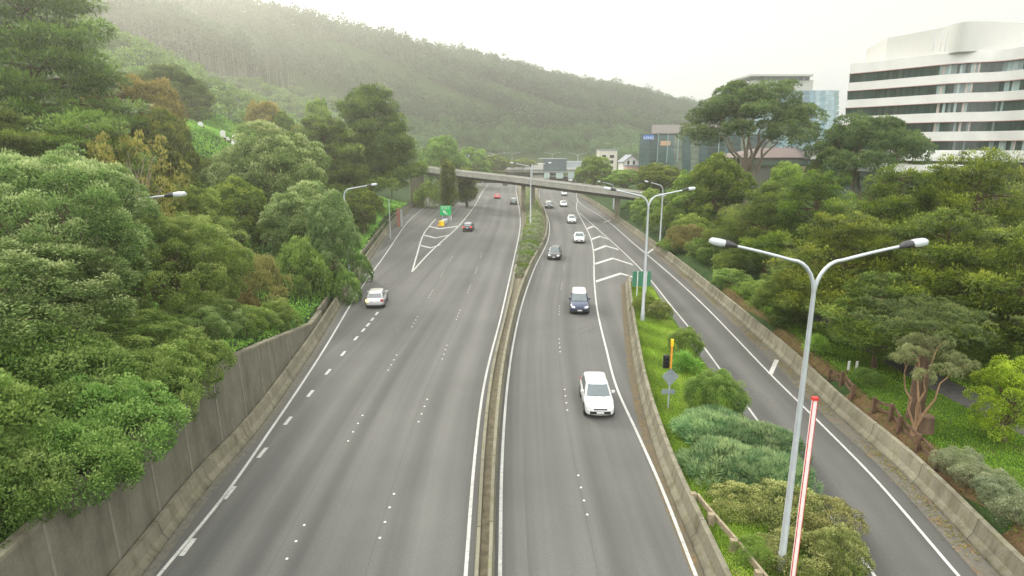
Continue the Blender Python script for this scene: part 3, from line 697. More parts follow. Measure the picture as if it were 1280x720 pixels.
T = [
 # near left
 ('pohu', 45, 194, 27.5, 250, 'tallest silvery topped broadleaf tree at the left edge above the retaining wall', 'tree', L1),
 ('pohu2', 205, 272, 31, 190, 'dense dark green broadleaf tree reaching furthest along the retaining wall', 'tree', L1),
 ('pohu', -30, 300, 23, 330, 'grey green broadleaf tree cut off by the left edge of the photo', 'tree', L1),
 ('pohu2', 105, 395, 24.5, 230, 'deep green leafy tree leaning over the middle of the tall wall', 'tree', L1),
 ('pohu', 245, 372, 29.5, 110, 'small silvery crowned tree beside the coping of the tall wall', 'tree', L1),
 # left bank
 ('bushl', 268, 306, 50, 62, 'bright green round bush behind the silvery tree', 'bush', B2),
 ('bushb', 318, 324, 46, 72, 'rounded brownish bush on the left bank', 'bush', B2),
 ('bush', 372, 306, 54, 66, 'fresh green domed bush behind the brownish one', 'bush', B2),
 ('bush', 300, 385, 37, 86, 'loose green bush nearest the end of the tall wall', 'bush', B2),
 ('bushd', 348, 378, 41, 46, 'small dark bush at the top of the tapering wall', 'bush', B2),
 ('bushb', 290, 350, 43, 50, 'dull brown scrub bush below the bright green one', 'bush', B2),
 ('bushd', 430, 340, 56, 38, 'dark bush hugging the parapet near the silver hatchback', 'bush', B2),
 ('bush', 400, 335, 57, 50, 'soft green bush above the small grass slope', 'bush', B2),
 ('bushd', 446, 318, 65, 34, 'dark bush touching the parapet further up the exit lane', 'bush', B2),
 ('pohum', 335, 163, 72, 140, 'large grey green tree with billowing crown beside the exit lane', 'tree', L2),
 ('pohum', 412, 247, 57, 66, 'pale tipped tree with crown overhanging the exit lane parapet', 'tree', L2),
 ('pohum', 378, 235, 61, 105, 'grey green tree in front of the billowing large one', 'tree', L2),
 ('dark', 285, 225, 62, 90, 'dark tree in the hollow behind the bright green bush', 'tree', L2),
 ('green', 240, 235, 52, 90, 'mid green tree under the curved street light arm', 'tree', L2),
 ('mac', 457, 106, 118, 124, 'tallest cone shaped evergreen above the exit lane', 'tree', L2),
 ('mac', 405, 145, 105, 110, 'broad evergreen just left of the cone shaped one', 'tree', L2),
 ('mac', 486, 160, 152, 46, 'evergreen at the left end of the overpass', 'tree', L2),
 ('dark', 452, 236, 92, 50, 'dark evergreen growing low by the exit lane', 'tree', L2),
 ('bush', 535, 230, 150, 36, 'leafy bush below the left end of the overpass', 'bush', None),
 ('column', 560, 207, 134, 19, 'slim dark cypress in front of the overpass behind the green exit sign', 'tree', 'columnar cypresses in the gore'),
 ('column', 583, 214, 152, 24, 'wider dark cypress under the overpass right of the slim one', 'tree', 'columnar cypresses in the gore'),
 ('green', 552, 172, 185, 60, 'pale green tree rising behind the overpass on the left', 'tree', L2),
 ('green', 590, 186, 225, 50, 'light green tree between far street lamps beyond the overpass', 'tree', L2),
 ('dark', 618, 194, 275, 44, 'small dark tree beyond the overpass near the far bridge', 'tree', L2),
 ('dark', 650, 199, 340, 50, 'tree behind the far bridge deck', 'tree', L2),
 # upper left
 ('pine', 20, -50, 60, 240, 'huge layered pine filling the top left corner', 'tree', L2),
 ('pine', 100, 62, 80, 110, 'tall layered pine right of the huge corner one', 'tree', L2),
 ('pine', -40, 120, 46, 200, 'layered pine low on the left edge above the silvery tree', 'tree', L2),
 ('pine', 110, 150, 50, 160, 'yellow green layered pine in front of the autumn crown', 'tree', L2),
 ('autumn', 165, 95, 76, 118, 'wide orange brown autumn tree on the left slope', 'tree', 'autumn coloured trees'),
 ('yellow', 160, 165, 47, 120, 'thin yellow leaved tree showing bare pale branches', 'tree', 'autumn coloured trees'),
 ('umb2', 205, 78, 98, 90, 'flat topped tree standing out against the bushy hillside', 'tree', L2),
 ('dark', 240, 106, 134, 56, 'round dark crown below the flat topped tree', 'tree', L2),
 ('dark', 190, 140, 66, 90, 'dark tree under the orange autumn crown', 'tree', L2),
 ('green', 212, 168, 74, 60, 'tall narrow green tree left of the gravestones', 'tree', L2),
 ('green', 262, 198, 84, 46, 'scrubby green tree below the gravestones', 'tree', L2),
 ('autumn', 328, 127, 126, 48, 'small round orange tree right of the gravestones', 'tree', 'autumn coloured trees'),
 ('dark', 350, 141, 124, 32, 'small dark green tree beside the round orange one', 'tree', L2),
 ('green', 396, 126, 136, 40, 'green tree on the slope behind the cone shaped evergreen', 'tree', L2),
 ('yellow', 372, 155, 118, 30, 'small yellowish tree below the little dark one', 'tree', 'autumn coloured trees'),
 # right side
 ('umb', 945, 93, 102, 172, 'giant spreading tree with bare pale limbs before the glass offices', 'tree', None),
 ('umb2', 1093, 140, 82, 140, 'flat crowned pine standing before the white office block', 'tree', None),
 ('umb2', 1045, 178, 86, 60, 'small dark pine at the left corner of the white office block', 'tree', None),
 ('cyp', 1240, 186, 47, 190, 'golden green cypress at the right edge below the white offices', 'tree', R1),
 ('cyp2', 1130, 208, 50, 170, 'wide golden green cypress centred below the white offices', 'tree', R1),
 ('cyp', 1030, 213, 58, 140, 'yellow green cypress behind the arms of the nearest lamp', 'tree', R1),
 ('cypd', 965, 228, 64, 110, 'darker cypress left of the nearest lamp junction', 'tree', R1),
 ('cyp2', 1065, 268, 42, 180, 'leafy cypress right behind the nearest lamp post', 'tree', R1),
 ('cyp', 1185, 262, 38, 210, 'large bright cypress with drooping sprays in the park', 'tree', R1),
 ('cyp2', 1290, 280, 33, 210, 'cypress cut off by the right edge of the photo', 'tree', R1),
 ('cypd', 1110, 340, 36, 150, 'low dark cypress spreading over the park path', 'tree', R1),
 ('cypd', 1225, 350, 34, 160, 'shadowy cypress behind the lime green tree', 'tree', R1),
 ('cypd', 1000, 330, 46, 110, 'shaded cypress beside the ramp barrier', 'tree', R1),
 ('dark', 905, 195, 88, 80, 'dark leafy tree under the giant spreading one', 'tree', R1),
 ('green', 870, 215, 92, 66, 'leafy tree before the dark glass office building', 'tree', R1),
 ('cypd', 925, 255, 72, 90, 'dark shrubby cypress above the ramp hedge', 'tree', R1),
 ('green', 985, 205, 84, 66, 'green tree before the brown pavilion', 'tree', R1),
 ('lime', 1272, 448, 26, 92, 'lime green leafy tree beside the park path', 'tree', None),
 ('yellow', 1258, 206, 58, 70, 'yellowing crown just below the white office block', 'tree', 'autumn coloured trees'),
 ('green', 1195, 215, 62, 90, 'green tree hiding the foot of the white office block', 'tree', R1),
 ('twist', 1165, 408, 27, 112, 'small twisted red barked tree by the timber fence', 'tree', None),
 ('bush', 812, 240, 116, 34, 'yellow green bush at the right end of the overpass', 'bush', B1),
 ('bushd', 790, 252, 128, 26, 'dark bush under the right end of the overpass', 'bush', B1),
 ('bushd', 812, 252, 108, 44, 'dark green bush behind the ramp barrier right of the overpass', 'bush', B1),
 ('bush', 838, 262, 96, 56, 'light green bush around the single arm street lamp', 'bush', B1),
 ('bush', 868, 271, 86, 56, 'light green bush just above the reddish brown one behind the ramp barrier', 'bush', B1),
 ('bushb', 862, 283, 80, 50, 'reddish brown bush behind the ramp barrier', 'bush', B1),
 ('bush', 845, 298, 82, 44, 'small green bush touching the ramp barrier', 'bush', B1),
 ('bushd', 893, 300, 72, 62, 'dark bush above the ramp barrier left of the lamp head', 'bush', B1),
 ('bush', 925, 312, 66, 60, 'green bush beneath the left head of the nearest lamp', 'bush', B1),
 ('bushd', 915, 338, 60, 48, 'low dark bush against the ramp barrier', 'bush', B1),
 ('bush', 955, 352, 54, 60, 'loose green bush midway along the ramp barrier', 'bush', B1),
 ('bushd', 985, 388, 46, 50, 'dark bush just left of the nearest lamp post', 'bush', B1),
 ('green', 745, 196, 175, 50, 'round green tree behind the overpass near the road sign gantry', 'tree', None),
 ('green', 712, 214, 300, 16, 'small far green shrub beside the gantry', 'bush', None),
 ('green', 782, 212, 165, 50, 'bushy tree before the gabled white house', 'tree', None),
 ('dark', 825, 205, 140, 60, 'dark tree at the foot of the dark glass offices', 'tree', None),
 ('small', 1083, 474, 33.5, 32, 'fresh green bush standing in the gap of the timber fence', 'bush', None),
 ('silver', 1200, 562, 23.8, 52, 'silvery grey bush at the upper end of the silver hedge', 'bush', 'silver bushes by the park barrier'),
 ('silver', 1228, 582, 22.4, 58, 'silvery grey bush in the upper middle of the silver hedge', 'bush', 'silver bushes by the park barrier'),
 ('silver', 1256, 600, 21.0, 62, 'silvery grey bush in the lower middle of the silver hedge', 'bush', 'silver bushes by the park barrier'),
 ('silver', 1285, 622, 19.8, 66, 'silvery grey bush at the lower end of the silver hedge', 'bush', 'silver bushes by the park barrier'),
 ('fern', 1020, 444, 39, 24, 'spiky bright green flax at the far end of the park fence', 'bush', None),
]
for t in T: g(*t)
for y, dx, rr, zb, lab in ((14.6, -2.2, 2.0, 4.1, 'dark leafy bush hanging over the wall at the bottom left corner'), (17.2, -1.6, 1.9, 3.6, 'leafy bush hanging over the wall second from the bottom left corner'), (19.8, -1.6, 2.3, 3.5, 'leafy bush draped over the wall third from the bottom left corner'),
                          (22.6, -1.5, 2.0, 3.7, 'leafy bush draped over the coping fourth from the bottom left corner'), (25.4, -1.4, 1.8, 3.9, 'small leafy bush spilling over the coping near the silvery tree'), (15.5, -4.2, 2.8, 4.3, 'wide bush just behind the wall in the bottom left corner'), (20.5, -4.4, 2.8, 4.6, 'wide dark bush under the trees behind the wall')):
    place('bushw', mk['bushw'][0], float(LB(y)) + dx, y, zb, rr / 2, y * 2, lab, 'bush', L1, rr / 2 * 1.15)
def isl(px, py):  # island ground height
    x, y = G(px, py, .3); return float(isl_z(np.array(x), np.array(y)))
IS = [
 ('small', 808, 369, 51.5, 34, 'clipped green bush behind the second lamp post', 'bush'),
 ('rust', 826, 376, 49.5, 30, 'twiggy bush right of the second lamp post', 'bush'),
 ('bushw', 858, 411, 40.2, 40, 'round grey green bush beside the signal pole', 'bush'),
 ('fern', 858, 457, 37.3, 34, 'dark spiky flax clump below the round grey green bush', 'bush'),
 ('bushw', 897, 466, 30.6, 70, 'large dome shaped bush alone on the island lawn', 'bush'),
 ('juni', 895, 538, 27.8, 92, 'blue green juniper highest on the island', 'bush'),
 ('juni', 950, 548, 26.3, 90, 'blue green juniper spreading towards the ramp', 'bush'),
 ('juni', 905, 580, 24.4, 100, 'blue green juniper above the timber guard rail', 'bush'),
 ('juni', 968, 590, 23.6, 92, 'blue green juniper behind the red and white pole', 'bush'),
 ('rust', 925, 626, 21.6, 76, 'brownish green bush beside the timber guard rail', 'bush'),
 ('rust', 985, 612, 21.2, 96, 'brown tipped bush behind the nearest lamp post', 'bush'),
 ('rust', 1030, 628, 20.4, 92, 'red tinged bush at the edge of the ramp', 'bush'),
 ('rust', 1000, 676, 18.3, 100, 'pale speckled bush at the foot of the nearest lamp post', 'bush'),
 ('rust', 1052, 664, 18.2, 70, 'rusty bush closest to the ramp line', 'bush'),
 ('small', 940, 690, 18.4, 50, 'low green bush at the bottom of the guard rail', 'bush'),
]
for t in IS: g(*t, group='plants on the road island', gz=.25)

# median planting
k = 0
for y in np.arange(66, 200, 2.3):
    a = float(LR(y)) + .6; b = float(RL(y)) - .6
    if b - a < .9: continue
    k += 1
    mkr, h0, r0 = mk['silver' if k % 3 else 'small']
    place('silver' if k % 3 else 'small', mkr, (a + b) / 2 + .25 * math.sin(y), float(y), .3, min((b - a) / 2.5, 1.2), y, 
          'pale grey green shrub in the planted median strip', 'shrub', 'shrubs along the planted median')

# ------------------------------------------------------------------ grass
def in_view(X, Y, Z, m=60):
    d = Y * math.cos(PITCH) + (H - Z) * math.sin(PITCH); u = 640 + F * X / d
    v = 360 + F * ((H - Z) * math.cos(PITCH) - Y * math.sin(PITCH)) / d
    return (d > 1) & (u > -m) & (u < 1280 + m) & (v > -m) & (v < 720 + m)
n = 90000; yy = RNG.uniform(15, 62, n); tt = RNG.uniform(0, 1, n)**1.2
xx = isl_l(yy) + (isl_r(yy) - isl_l(yy)) * tt; keep = (tt < .93); xx = xx[keep]; yy = yy[keep]; zz = isl_z(xx, yy)
C = np.stack([xx, yy, zz - .01], -1); D = np.tile([0, 0, 1.], (len(C), 1))
tn = .5 + .28 * np.sin(xx * 1.7 + yy * .6) * np.cos(yy * .9) + RNG.uniform(-.2, .2, len(C))
tag(quads_mesh('lawn_grass', leaf_quads(C, D, .13, .035, .55), M['f_grass'], np.clip(tn, 0, 1)), 'bright lush grass between the barrier and the island bushes', 'grass', kind='stuff')
n = 170000; yy = RNG.uniform(15, 60, n); xx = xright(yy) + .3 + RNG.uniform(0, 1, n)**1.1 * 22
PATHL = lambda y: xright(y) + np.interp(y, [15, 22, 27, 33, 40, 60], [6.5, 6.5, 6.0, 5.2, 4.6, 4.6])
PATHR = lambda y: PATHL(y) + 1.9
keep = in_view(xx, yy, 1.) & ~((xx > PATHL(yy)) & (xx < PATHR(yy))) & ((xx > xright(yy) + 1.3) | (RNG.uniform(0, 1, n) < .35)); xx = xx[keep]; yy = yy[keep]; zz = height(xx, yy)
C = np.stack([xx, yy, zz - .01], -1); D = np.tile([0, 0, 1.], (len(C), 1))
tn = .45 + .28 * np.sin(xx * .9 + yy * .5) * np.cos(yy * .6) + RNG.uniform(-.2, .2, len(C)) - .35 * (xx < xright(yy) + 1.6)
tag(quads_mesh('park_grass', leaf_quads(C, D, .13, .045, .55), M['f_parkgrass'], np.clip(tn, 0, 1)), 'green park grass on both sides of the footpath', 'grass', kind='stuff')
strip('footpath', PATHL, PATHR, np.arange(14, 60, 1.), lambda X, Y: height(X, Y) + .03, M['path'], 3)
strip('park_lawn', off(xright, 1.4), lambda y: xright(y) + 24, np.arange(14, 60, 1.), lambda X, Y: height(X, Y) + .015, M['turf'] if False else ground('park_turf', (.04, .085, .012), (.06, .12, .016), (.09, .08, .03), .6), 22)
strip('leaf_litter_strip', off(xright, .15), off(xright, 1.5), np.arange(14, 60, 1.), lambda X, Y: height(X, Y) + .02, ground('litter', (.10, .06, .03), (.13, .085, .045), (.07, .09, .03), 1.6), 3)

# left bank undergrowth (weeds and grass on the slope)
n = 110000; yy = RNG.uniform(24, 150, n); xx = xleft(yy) - 1.0 - RNG.uniform(0, 1, n)**1.1 * 45
keep = in_view(xx, yy, 5.); xx = xx[keep]; yy = yy[keep]; zz = height(xx, yy)
sz = np.interp(yy, [24, 150], [.22, .7]); C = np.stack([xx, yy, zz - .02], -1)
tn = .45 + .3 * np.sin(xx * .8 + yy * .35) * np.cos(yy * .5) + RNG.uniform(-.25, .25, len(C))
tag(quads_mesh('undergrowth', leaf_quads(C, np.tile([0, 0, 1.], (len(C), 1)), sz, sz * .45, .8), M['f_fern'], np.clip(tn, 0, 1)), 'green weeds and rough grass covering the left bank', 'undergrowth', kind='stuff')
# fallen leaves gathered along the ramp barrier
n = 5000; yy = RNG.uniform(15, 75, n); xx = BB(yy) - .05 - np.abs(RNG.normal(0, .35, n)) ; keep = RNG.uniform(0, 1, n) < .35 + .5 * np.sin(yy * .8) * np.sin(yy * .23 + 1)
xx = xx[keep]; yy = yy[keep]; C = np.stack([xx, yy, np.full_like(xx, .03)], -1)
Dh = np.stack([RNG.normal(0, 1, len(C)), RNG.normal(0, 1, len(C)), np.full(len(C), .05)], -1)
tag(quads_mesh('fallen_leaves', leaf_quads(C, Dh, .10, .07, .1, flat=.9), M['f_autumn'], RNG.uniform(.1, .9, len(C))), 'orange brown fallen leaves gathered along the ramp barrier', 'fallen leaves', kind='stuff')

# ------------------------------------------------------------------ forest on the hills
def forest(name, mat, n, dom, test, hh, rr, nq, qs, label, conic=False, trunks=None, seed=1, zlift=0.0):
    rng = np.random.default_rng(seed); x = rng.uniform(dom[0], dom[1], n); y = rng.uniform(dom[2], dom[3], n)
    z = height(x, y); k = test(x, y, z) & in_view(x, y, z + hh[0], 90); x, y, z = x[k], y[k], z[k]; n = len(x)
    h = rng.uniform(hh[0], hh[1], n); r = rng.uniform(rr[0], rr[1], n)
    d = unit(rng.normal(0, 1, (n, nq, 3)) + np.array([0, -.25, .45])); q = rng.uniform(.55, 1, (n, nq, 1))
    # each head is a few humps
    hump = rng.normal(0, .35, (n, 4, 3)) * np.array([1, 1, .6]); pick = rng.integers(0, 4, (n, nq)); hp = np.take_along_axis(hump, pick[..., None].repeat(3, 2), 1)
    cz = z + h * (.62 if conic else .5); vz = h * (.38 if conic else .5)
    loc = (d * q * .72 + hp * .7)
    C = np.stack([x[:, None] + loc[..., 0] * r[:, None], y[:, None] + loc[..., 1] * r[:, None], cz[:, None] + loc[..., 2] * vz[:, None] + zlift], -1).reshape(-1, 3)
    tv = rng.uniform(-.2, .2, n)
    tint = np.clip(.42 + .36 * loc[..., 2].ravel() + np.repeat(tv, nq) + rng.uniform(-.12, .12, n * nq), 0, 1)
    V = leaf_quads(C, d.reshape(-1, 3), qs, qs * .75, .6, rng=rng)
    o = quads_mesh(name, V, mat, tint); tag(o, label, 'forest', kind='stuff')
    if trunks:
        tk = rng.permutation(n)[:int(n * trunks[0])]; w = trunks[1]
        m = []
        for a in (0, 1):
            dx, dy = (w, 0) if a == 0 else (0, w)
            P = np.stack([np.stack([x[tk] - dx, y[tk] - dy, z[tk] - 1], -1), np.stack([x[tk] + dx, y[tk] + dy, z[tk] - 1], -1), np.stack([x[tk] + dx * .5, y[tk] + dy * .5, z[tk] + h[tk] * .8], -1), np.stack([x[tk] - dx * .5, y[tk] - dy * .5, z[tk] + h[tk] * .8], -1)], 1)
            m.append(P.reshape(-1, 3))
        quads_mesh('trunk_stand', np.concatenate(m), M['bark_white'], None, o)
        o.children[0]['kind'] = 'stuff'
    return o
pinezone = lambda x, y, z: (y < 470) & (y > 262) & (x < -.350 * y) & (z > np.interp(x, [-300, -170, -110], [70, 52, 46]))
forest('hillside_scrub', M['f_hill'], 5200, (-330, -24, 120, 430), lambda x, y, z: (xleft(y) - x > 8) & (z > 7) & ~pinezone(x, y, z) & ((y > 150) | (x < -70)), (2.0, 5), (2.2, 4.4), 110, .75, 'pale green scrub covering the steep near hillside', seed=2)
forest('pine_forest', M['f_hillp'], 5200, (-420, -80, 262, 480), pinezone, (20, 30), (2.6, 4.5), 150, 1.2, 'tall dark pine stand with bare pale trunks high on the left hill', True, (.6, .22), seed=3)
forest('ridge_forest', M['f_hillp'], 22000, (-520, 900, 440, 1010), lambda x, y, z: (z > 22) & (y < np.interp(x, RIDGE[:, 0], RIDGE[:, 1]) + 25), (13, 20), (4.5, 8.5), 80, 1.9, 'dark evergreen forest covering the long far ridge', seed=4, trunks=(.03, .2))
forest('native_forest', M['f_hilln'], 4200, (-110, 420, 395, 640), lambda x, y, z: (z > .5) & (z < 40) & ((x < xleft(y) - 12) | (x > xright(y) + 12) | (y > 440)), (7, 12), (4, 7), 120, 1.2, 'rounded lighter green bush on the lower slopes behind the houses', seed=5)
forest('skyline_trees', M['f_hilln'], 60, (185, 250, 775, 830), lambda x, y, z: z > 10, (20, 26), (6, 9), 130, 1.5, 'open crowned trees breaking the skyline at the low end of the ridge', True, (1, .25), seed=6)
# ------------------------------------------------------------------ street lamps
def head(parent, P, d, s=1.0):
    """luminaire at P pointing along d"""
    d = Vector(d).normalized(); side = d.cross(Vector((0, 0, 1))).normalized(); up = side.cross(d); Mx = Matrix((side, d, up)).transposed().to_4x4(); Mx.translation = P
    def shell(prof, mi):
        m = MB(); vs = []
        for y, w, zt, zb in prof:
            vs += [Mx @ Vector(q) * 1 for q in ((-w, y, zb), (-w, y, zt * .3), (-w * .6, y, zt), (w * .6, y, zt), (w, y, zt * .3), (w, y, zb))]
        n = 6; m.add(vs, [(i * n + k, i * n + (k + 1) % n, (i + 1) * n + (k + 1) % n, (i + 1) * n + k) for i in range(len(prof) - 1) for k in range(n)], mi, True)
        m.add(vs[:n], [tuple(range(n))]); m.add(vs[-n:], [tuple(range(n))[::-1]]); return m
    a = shell([(-.10 * s, .06 * s, .05 * s, -.05 * s), (.12 * s, .14 * s, .12 * s, -.07 * s), (.30 * s, .16 * s, .13 * s, -.07 * s), (.34 * s, .15 * s, .12 * s, -.06 * s)], 0).build('lamp_head', M['dark_plastic'], parent)
    shell([(.345 * s, .15 * s, .12 * s, -.08 * s), (.50 * s, .17 * s, .13 * s, -.11 * s), (.76 * s, .15 * s, .11 * s, -.10 * s), (.84 * s, .09 * s, .05 * s, -.06 * s)], 0).build('lens', M['lens'], a)
def arm_pts(P0, a, reach, rise):
    pts = []
    for i in range(15):
        t = i / 14
        if t < .5:
            q = t / .5; x = reach * .30 * (1 - math.cos(q * math.pi / 2)); z = rise * .72 * math.sin(q * math.pi / 2)
        else:
            q = (t - .5) / .5; x = reach * (.30 + .70 * q); z = rise * (.72 + .28 * q * (1.15 - .15 * q))
        pts.append(Vector((P0.x + a[0] * x, P0.y + a[1] * x, P0.z + z)))
    return pts
def lamp(x, y, z, hj, dirs, reach, rise, label, group, r=.11, hs=1.0, name='street_lamp'):
    root = empty(name, (x, y, z)); tag(root, label, 'street lamp', group)
    m = MB(); m.tube([(0, 0, 0), (0, 0, .9), (0, 0, .95), (0, 0, hj)], [r * 1.35, r * 1.3, r * 1.1, r * .62], 12)
    m.build('pole', M['galv'], root)
    m = MB(); m.box(-.22, .22, -.22, .22, -.05, .03); m.build('base_plate', M['galvd'], root)
    for d in dirs:
        pts = arm_pts(Vector((0, 0, hj - .05)), d, reach, rise)
        m = MB(); m.tube(pts, [r * .58 - r * .16 * i / 14 for i in range(15)], 10); m.build('arm', M['galv'], root)
        dd = pts[-1] - pts[-2]; head(root, pts[-1], dd, hs)
    return root
LG = 'street lamps along the motorway'
lamp(9.38, 18, .1, 10.15, [(-1, .05), (1, .02)], 2.55, 1.55, 'nearest tall grey double armed street lamp beside the red and white pole', LG, .108, .92)
x2, y2 = G(803, 402, .4)
lamp(x2, y2, .4, 9.5, [(-1, 0), (1, 0)], 2.75, 1.5, 'double armed street lamp rising from the bushes by the green sign', LG, .13, 1.1)
P = W(232, 238, 31.5); lamp(P.x - 4.3, 31.0, float(height(np.array([P.x - 4.3]), np.array([31.]))[0]), P.z - 1.3 - float(height(np.array([P.x - 4.3]), np.array([31.]))[0]), [(1, .04)], 3.5, 1.1, 'single armed street lamp reaching out of the silvery trees on the left', LG, .13, 1.15)
P = W(470, 230, 61); zz = float(height(np.array([P.x - 3.3]), np.array([61.]))[0]); lamp(P.x - 3.3, 61, zz, P.z - 1.2 - zz, [(1, 0)], 2.5, 1.1, 'single armed street lamp before the cone shaped evergreen', LG, .12, 1.1)
P = W(829, 232, 87); zz = float(height(np.array([P.x]), np.array([87.]))[0]); lamp(P.x, 87, zz, P.z - .8 - zz, [(-1, 0)], 1.9, 1.3, 'single armed street lamp among bushes behind the double armed one', LG, .12, 1.0)
P = W(768, 232, 135); zz = float(height(np.array([P.x]), np.array([135.]))[0]); lamp(P.x, 135, zz, P.z - .8 - zz, [(-1, 0)], 2.8, 1.6, 'far single armed street lamp above the right end of the overpass', LG, .13, 1.2)
lamp(float(W(663, 285, 104).x), 104, .5, 10.3, [(-1, 0), (1, 0)], 2.6, 1.2, 'double armed street lamp standing in the planted median before the overpass', LG, .12, 1.1)
for (px, Y, nm) in ((572, 210, 'leftmost of the far double armed lamps seen over the overpass'), (588, 270, 'second from left of the far double armed lamps over the overpass'), (603, 235, 'third from left of the far double armed lamps over the overpass'), (620, 310, 'fourth from left of the far double armed lamps over the overpass'),
                    (640, 350, 'far double armed lamp right of the low factory roof'), (690, 340, 'far double armed lamp behind the gantry sign'), (722, 300, 'far double armed lamp just right of the gantry')):
    lamp(float(W(px, 205, Y).x), Y, 0, 10.2, [(-1, 0), (1, 0)], 3.2, 1.5, nm, LG, .15, 1.3)
P = W(486, 250, 98); zz = float(height(np.array([P.x]), np.array([98.]))[0])
m = MB(); m.tube([(0, 0, 0), (0, 0, 7)], [.09, .06], 8); o = m.build('utility_pole', M['galv']); o.location = (P.x, 98, zz - .2); tag(o, 'slim plain pole behind the pale tipped tree by the exit lane', 'pole')
root = empty('banner_sign', (W(500, 262, 105).x, 105, 1.2)); tag(root, 'narrow red and white upright panel beside the exit lane', 'sign')
m = MB(); m.box(-.6, -.1, -.06, .06, -.2, 3.0); m.build('red_panel', plain('faded_red', (.24, .10, .07), .8), root); m = MB(); m.box(.0, .4, -.06, .06, -.2, 2.8); m.build('white_panel', M['galvd'], root)

# ------------------------------------------------------------------ signs and posts
root = empty('striped_pole', (8.47, 15.5, .1)); tag(root, 'tall white pole with red edges standing right of the nearest lamp', 'pole')
m = MB(); m.box(-.055, .055, -.035, .06, 0, 7.7); m.build('pole', M['pinkwhite'], root)
m = MB(); m.box(-.072, -.057, -.045, -.015, 0, 7.72); m.build('red_edge', M['red'], root); m = MB(); m.box(.057, .069, -.045, -.015, 0, 7.72); m.build('red_edge', M['red'], root)
m = MB(); m.box(-.08, .078, -.066, .066, 7.725, 7.80); m.build('cap', M['red'], root)
# signal pole on the island
x, y = G(835, 511, .45); root = empty('signal_pole', (x, y, .4)); tag(root, 'yellow topped signal pole with black light box on the island lawn', 'signal pole')
m = MB(); m.tube([(0, 0, 0), (0, 0, 1.5)], .045, 10); m.build('lower_pole', M['galv'], root)
m = MB(); m.tube([(0, 0, 1.5), (0, 0, 3.75)], .052, 10); m.build('upper_pole', M['orange'], root)
m = MB(); m.tube([(0, 0, 3.75), (0, 0, 4.12)], .085, 12); m.build('cap', M['yellow'], root)
m = MB(); m.box(-.42, -.08, -.02, .16, 2.45, 3.2); hsg = m.build('signal_head', M['black'], root, bevel=.04)
for zc in (2.62, 2.83, 3.04):
    m = MB(); m.tube([(-.25, -.03, zc), (-.25, -.14, zc - .01)], [.085, .09], 12, cap=False); m.build('visor', M['black'], hsg)
m = MB(); m.tube([(-.1, .05, 2.6), (0, 0, 2.6)], .02, 6); m.tube([(-.1, .05, 3.05), (0, 0, 3.05)], .02, 6); m.build('bracket', M['black'], root)
s = .47
m = MB(); m.add([(0, -.07, 2.02 - s * 1.28), (s, -.07, 2.02 - s * .28 + .13), (0, -.07, 2.02 + s * .96), (-s, -.07, 2.02 - s * .28 + .13), (0, -.055, 2.02 - s * 1.28), (s, -.055, 2.02 - s * .28 + .13), (0, -.055, 2.02 + s * .96), (-s, -.055, 2.02 - s * .28 + .13)],
            [(0, 1, 2, 3), (7, 6, 5, 4), (0, 4, 5, 1), (1, 5, 6, 2), (2, 6, 7, 3), (3, 7, 4, 0)]); m.build('diamond_panel', M['sign_back'], root)
m = MB(); m.box(-.44, .30, -.075, -.055, .98, 1.24); m.build('plate_panel', M['sign_back'], root)
# green sign boards on the island nose
x, y = G(803, 385, .4); root = empty('direction_sign', (x, 57, .3)); tag(root, 'dark green sign board with two pale posts at the island nose', 'road sign')
X0 = float(W(790, 360, 57).x) - x; X1 = float(W(813, 360, 57).x) - x
m = MB(); m.box(X0, X1, 0, .05, 1.1, 2.6); m.build('sign_panel', M['dkgreen_sign'], root)
for q in (.27, .75):
    xx_ = X0 + (X1 - X0) * q; m = MB(); m.tube([(xx_, -.06, -.1), (xx_, -.06, 2.6)], .05, 8); m.build('post', M['white'], root)
# exit sign and crash cushion in the left gore
def text_mesh(body, size, mat, parent, loc, rot=(R(90), 0, 0), name='lettering', ext=.01, align='CENTER'):
    cu = bpy.data.curves.new(name, 'FONT'); cu.body = body; cu.size = size; cu.extrude = ext; cu.align_x = align; cu.align_y = 'CENTER'
    tmp = bpy.data.objects.new(name, cu); COL.objects.link(tmp); bpy.context.view_layer.update()
    me = bpy.data.meshes.new_from_object(tmp.evaluated_get(bpy.context.evaluated_depsgraph_get())); bpy.data.objects.remove(tmp)
    me.materials.clear(); me.materials.append(mat); o = bpy.data.objects.new(name, me); COL.objects.link(o); o.parent = parent; o.location = loc; o.rotation_euler = rot
    o.scale = (1, 1, 1); return o
P = W(557, 263, 124); root = empty('exit_sign', (P.x, 124, 0)); tag(root, 'bright green EXIT sign with white arrow in the gore', 'road sign')
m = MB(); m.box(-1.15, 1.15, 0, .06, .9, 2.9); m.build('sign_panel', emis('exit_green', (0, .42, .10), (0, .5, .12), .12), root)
text_mesh('EXIT', .85, M['white'], root, (0, -.03, 2.42))
m = MB(); m.add([(-.55, -.03, 1.95), (.05, -.03, 1.85), (-.12, -.03, 1.68), (.42, -.03, 1.18), (.22, -.03, 1.0), (-.32, -.03, 1.48), (-.5, -.03, 1.33)], [(0, 6, 5, 4, 3, 2, 1)]); m.build('arrow', M['white'], root)
for q in (-.7, .7): m = MB(); m.tube([(q, .1, -.1), (q, .1, 2.9)], .06, 8); m.build('post', M['galv'], root)
P = G(552, 282.5); root = empty('crash_cushion', (P[0], P[1], 0)); tag(root, 'yellow nosed grey crash cushion before the green exit sign', 'crash cushion')
m = MB(); m.tube([(0, 0, .05), (0, 0, .95)], .55, 14); m.build('nose', M['yellow'], root)
m = MB()
for q in range(4): m.box(-.42 + .12 * q, .42 + .12 * q, .62 + q * 1.05, 1.62 + q * 1.05, .08, .85)
m.build('bay', M['galv'], root)
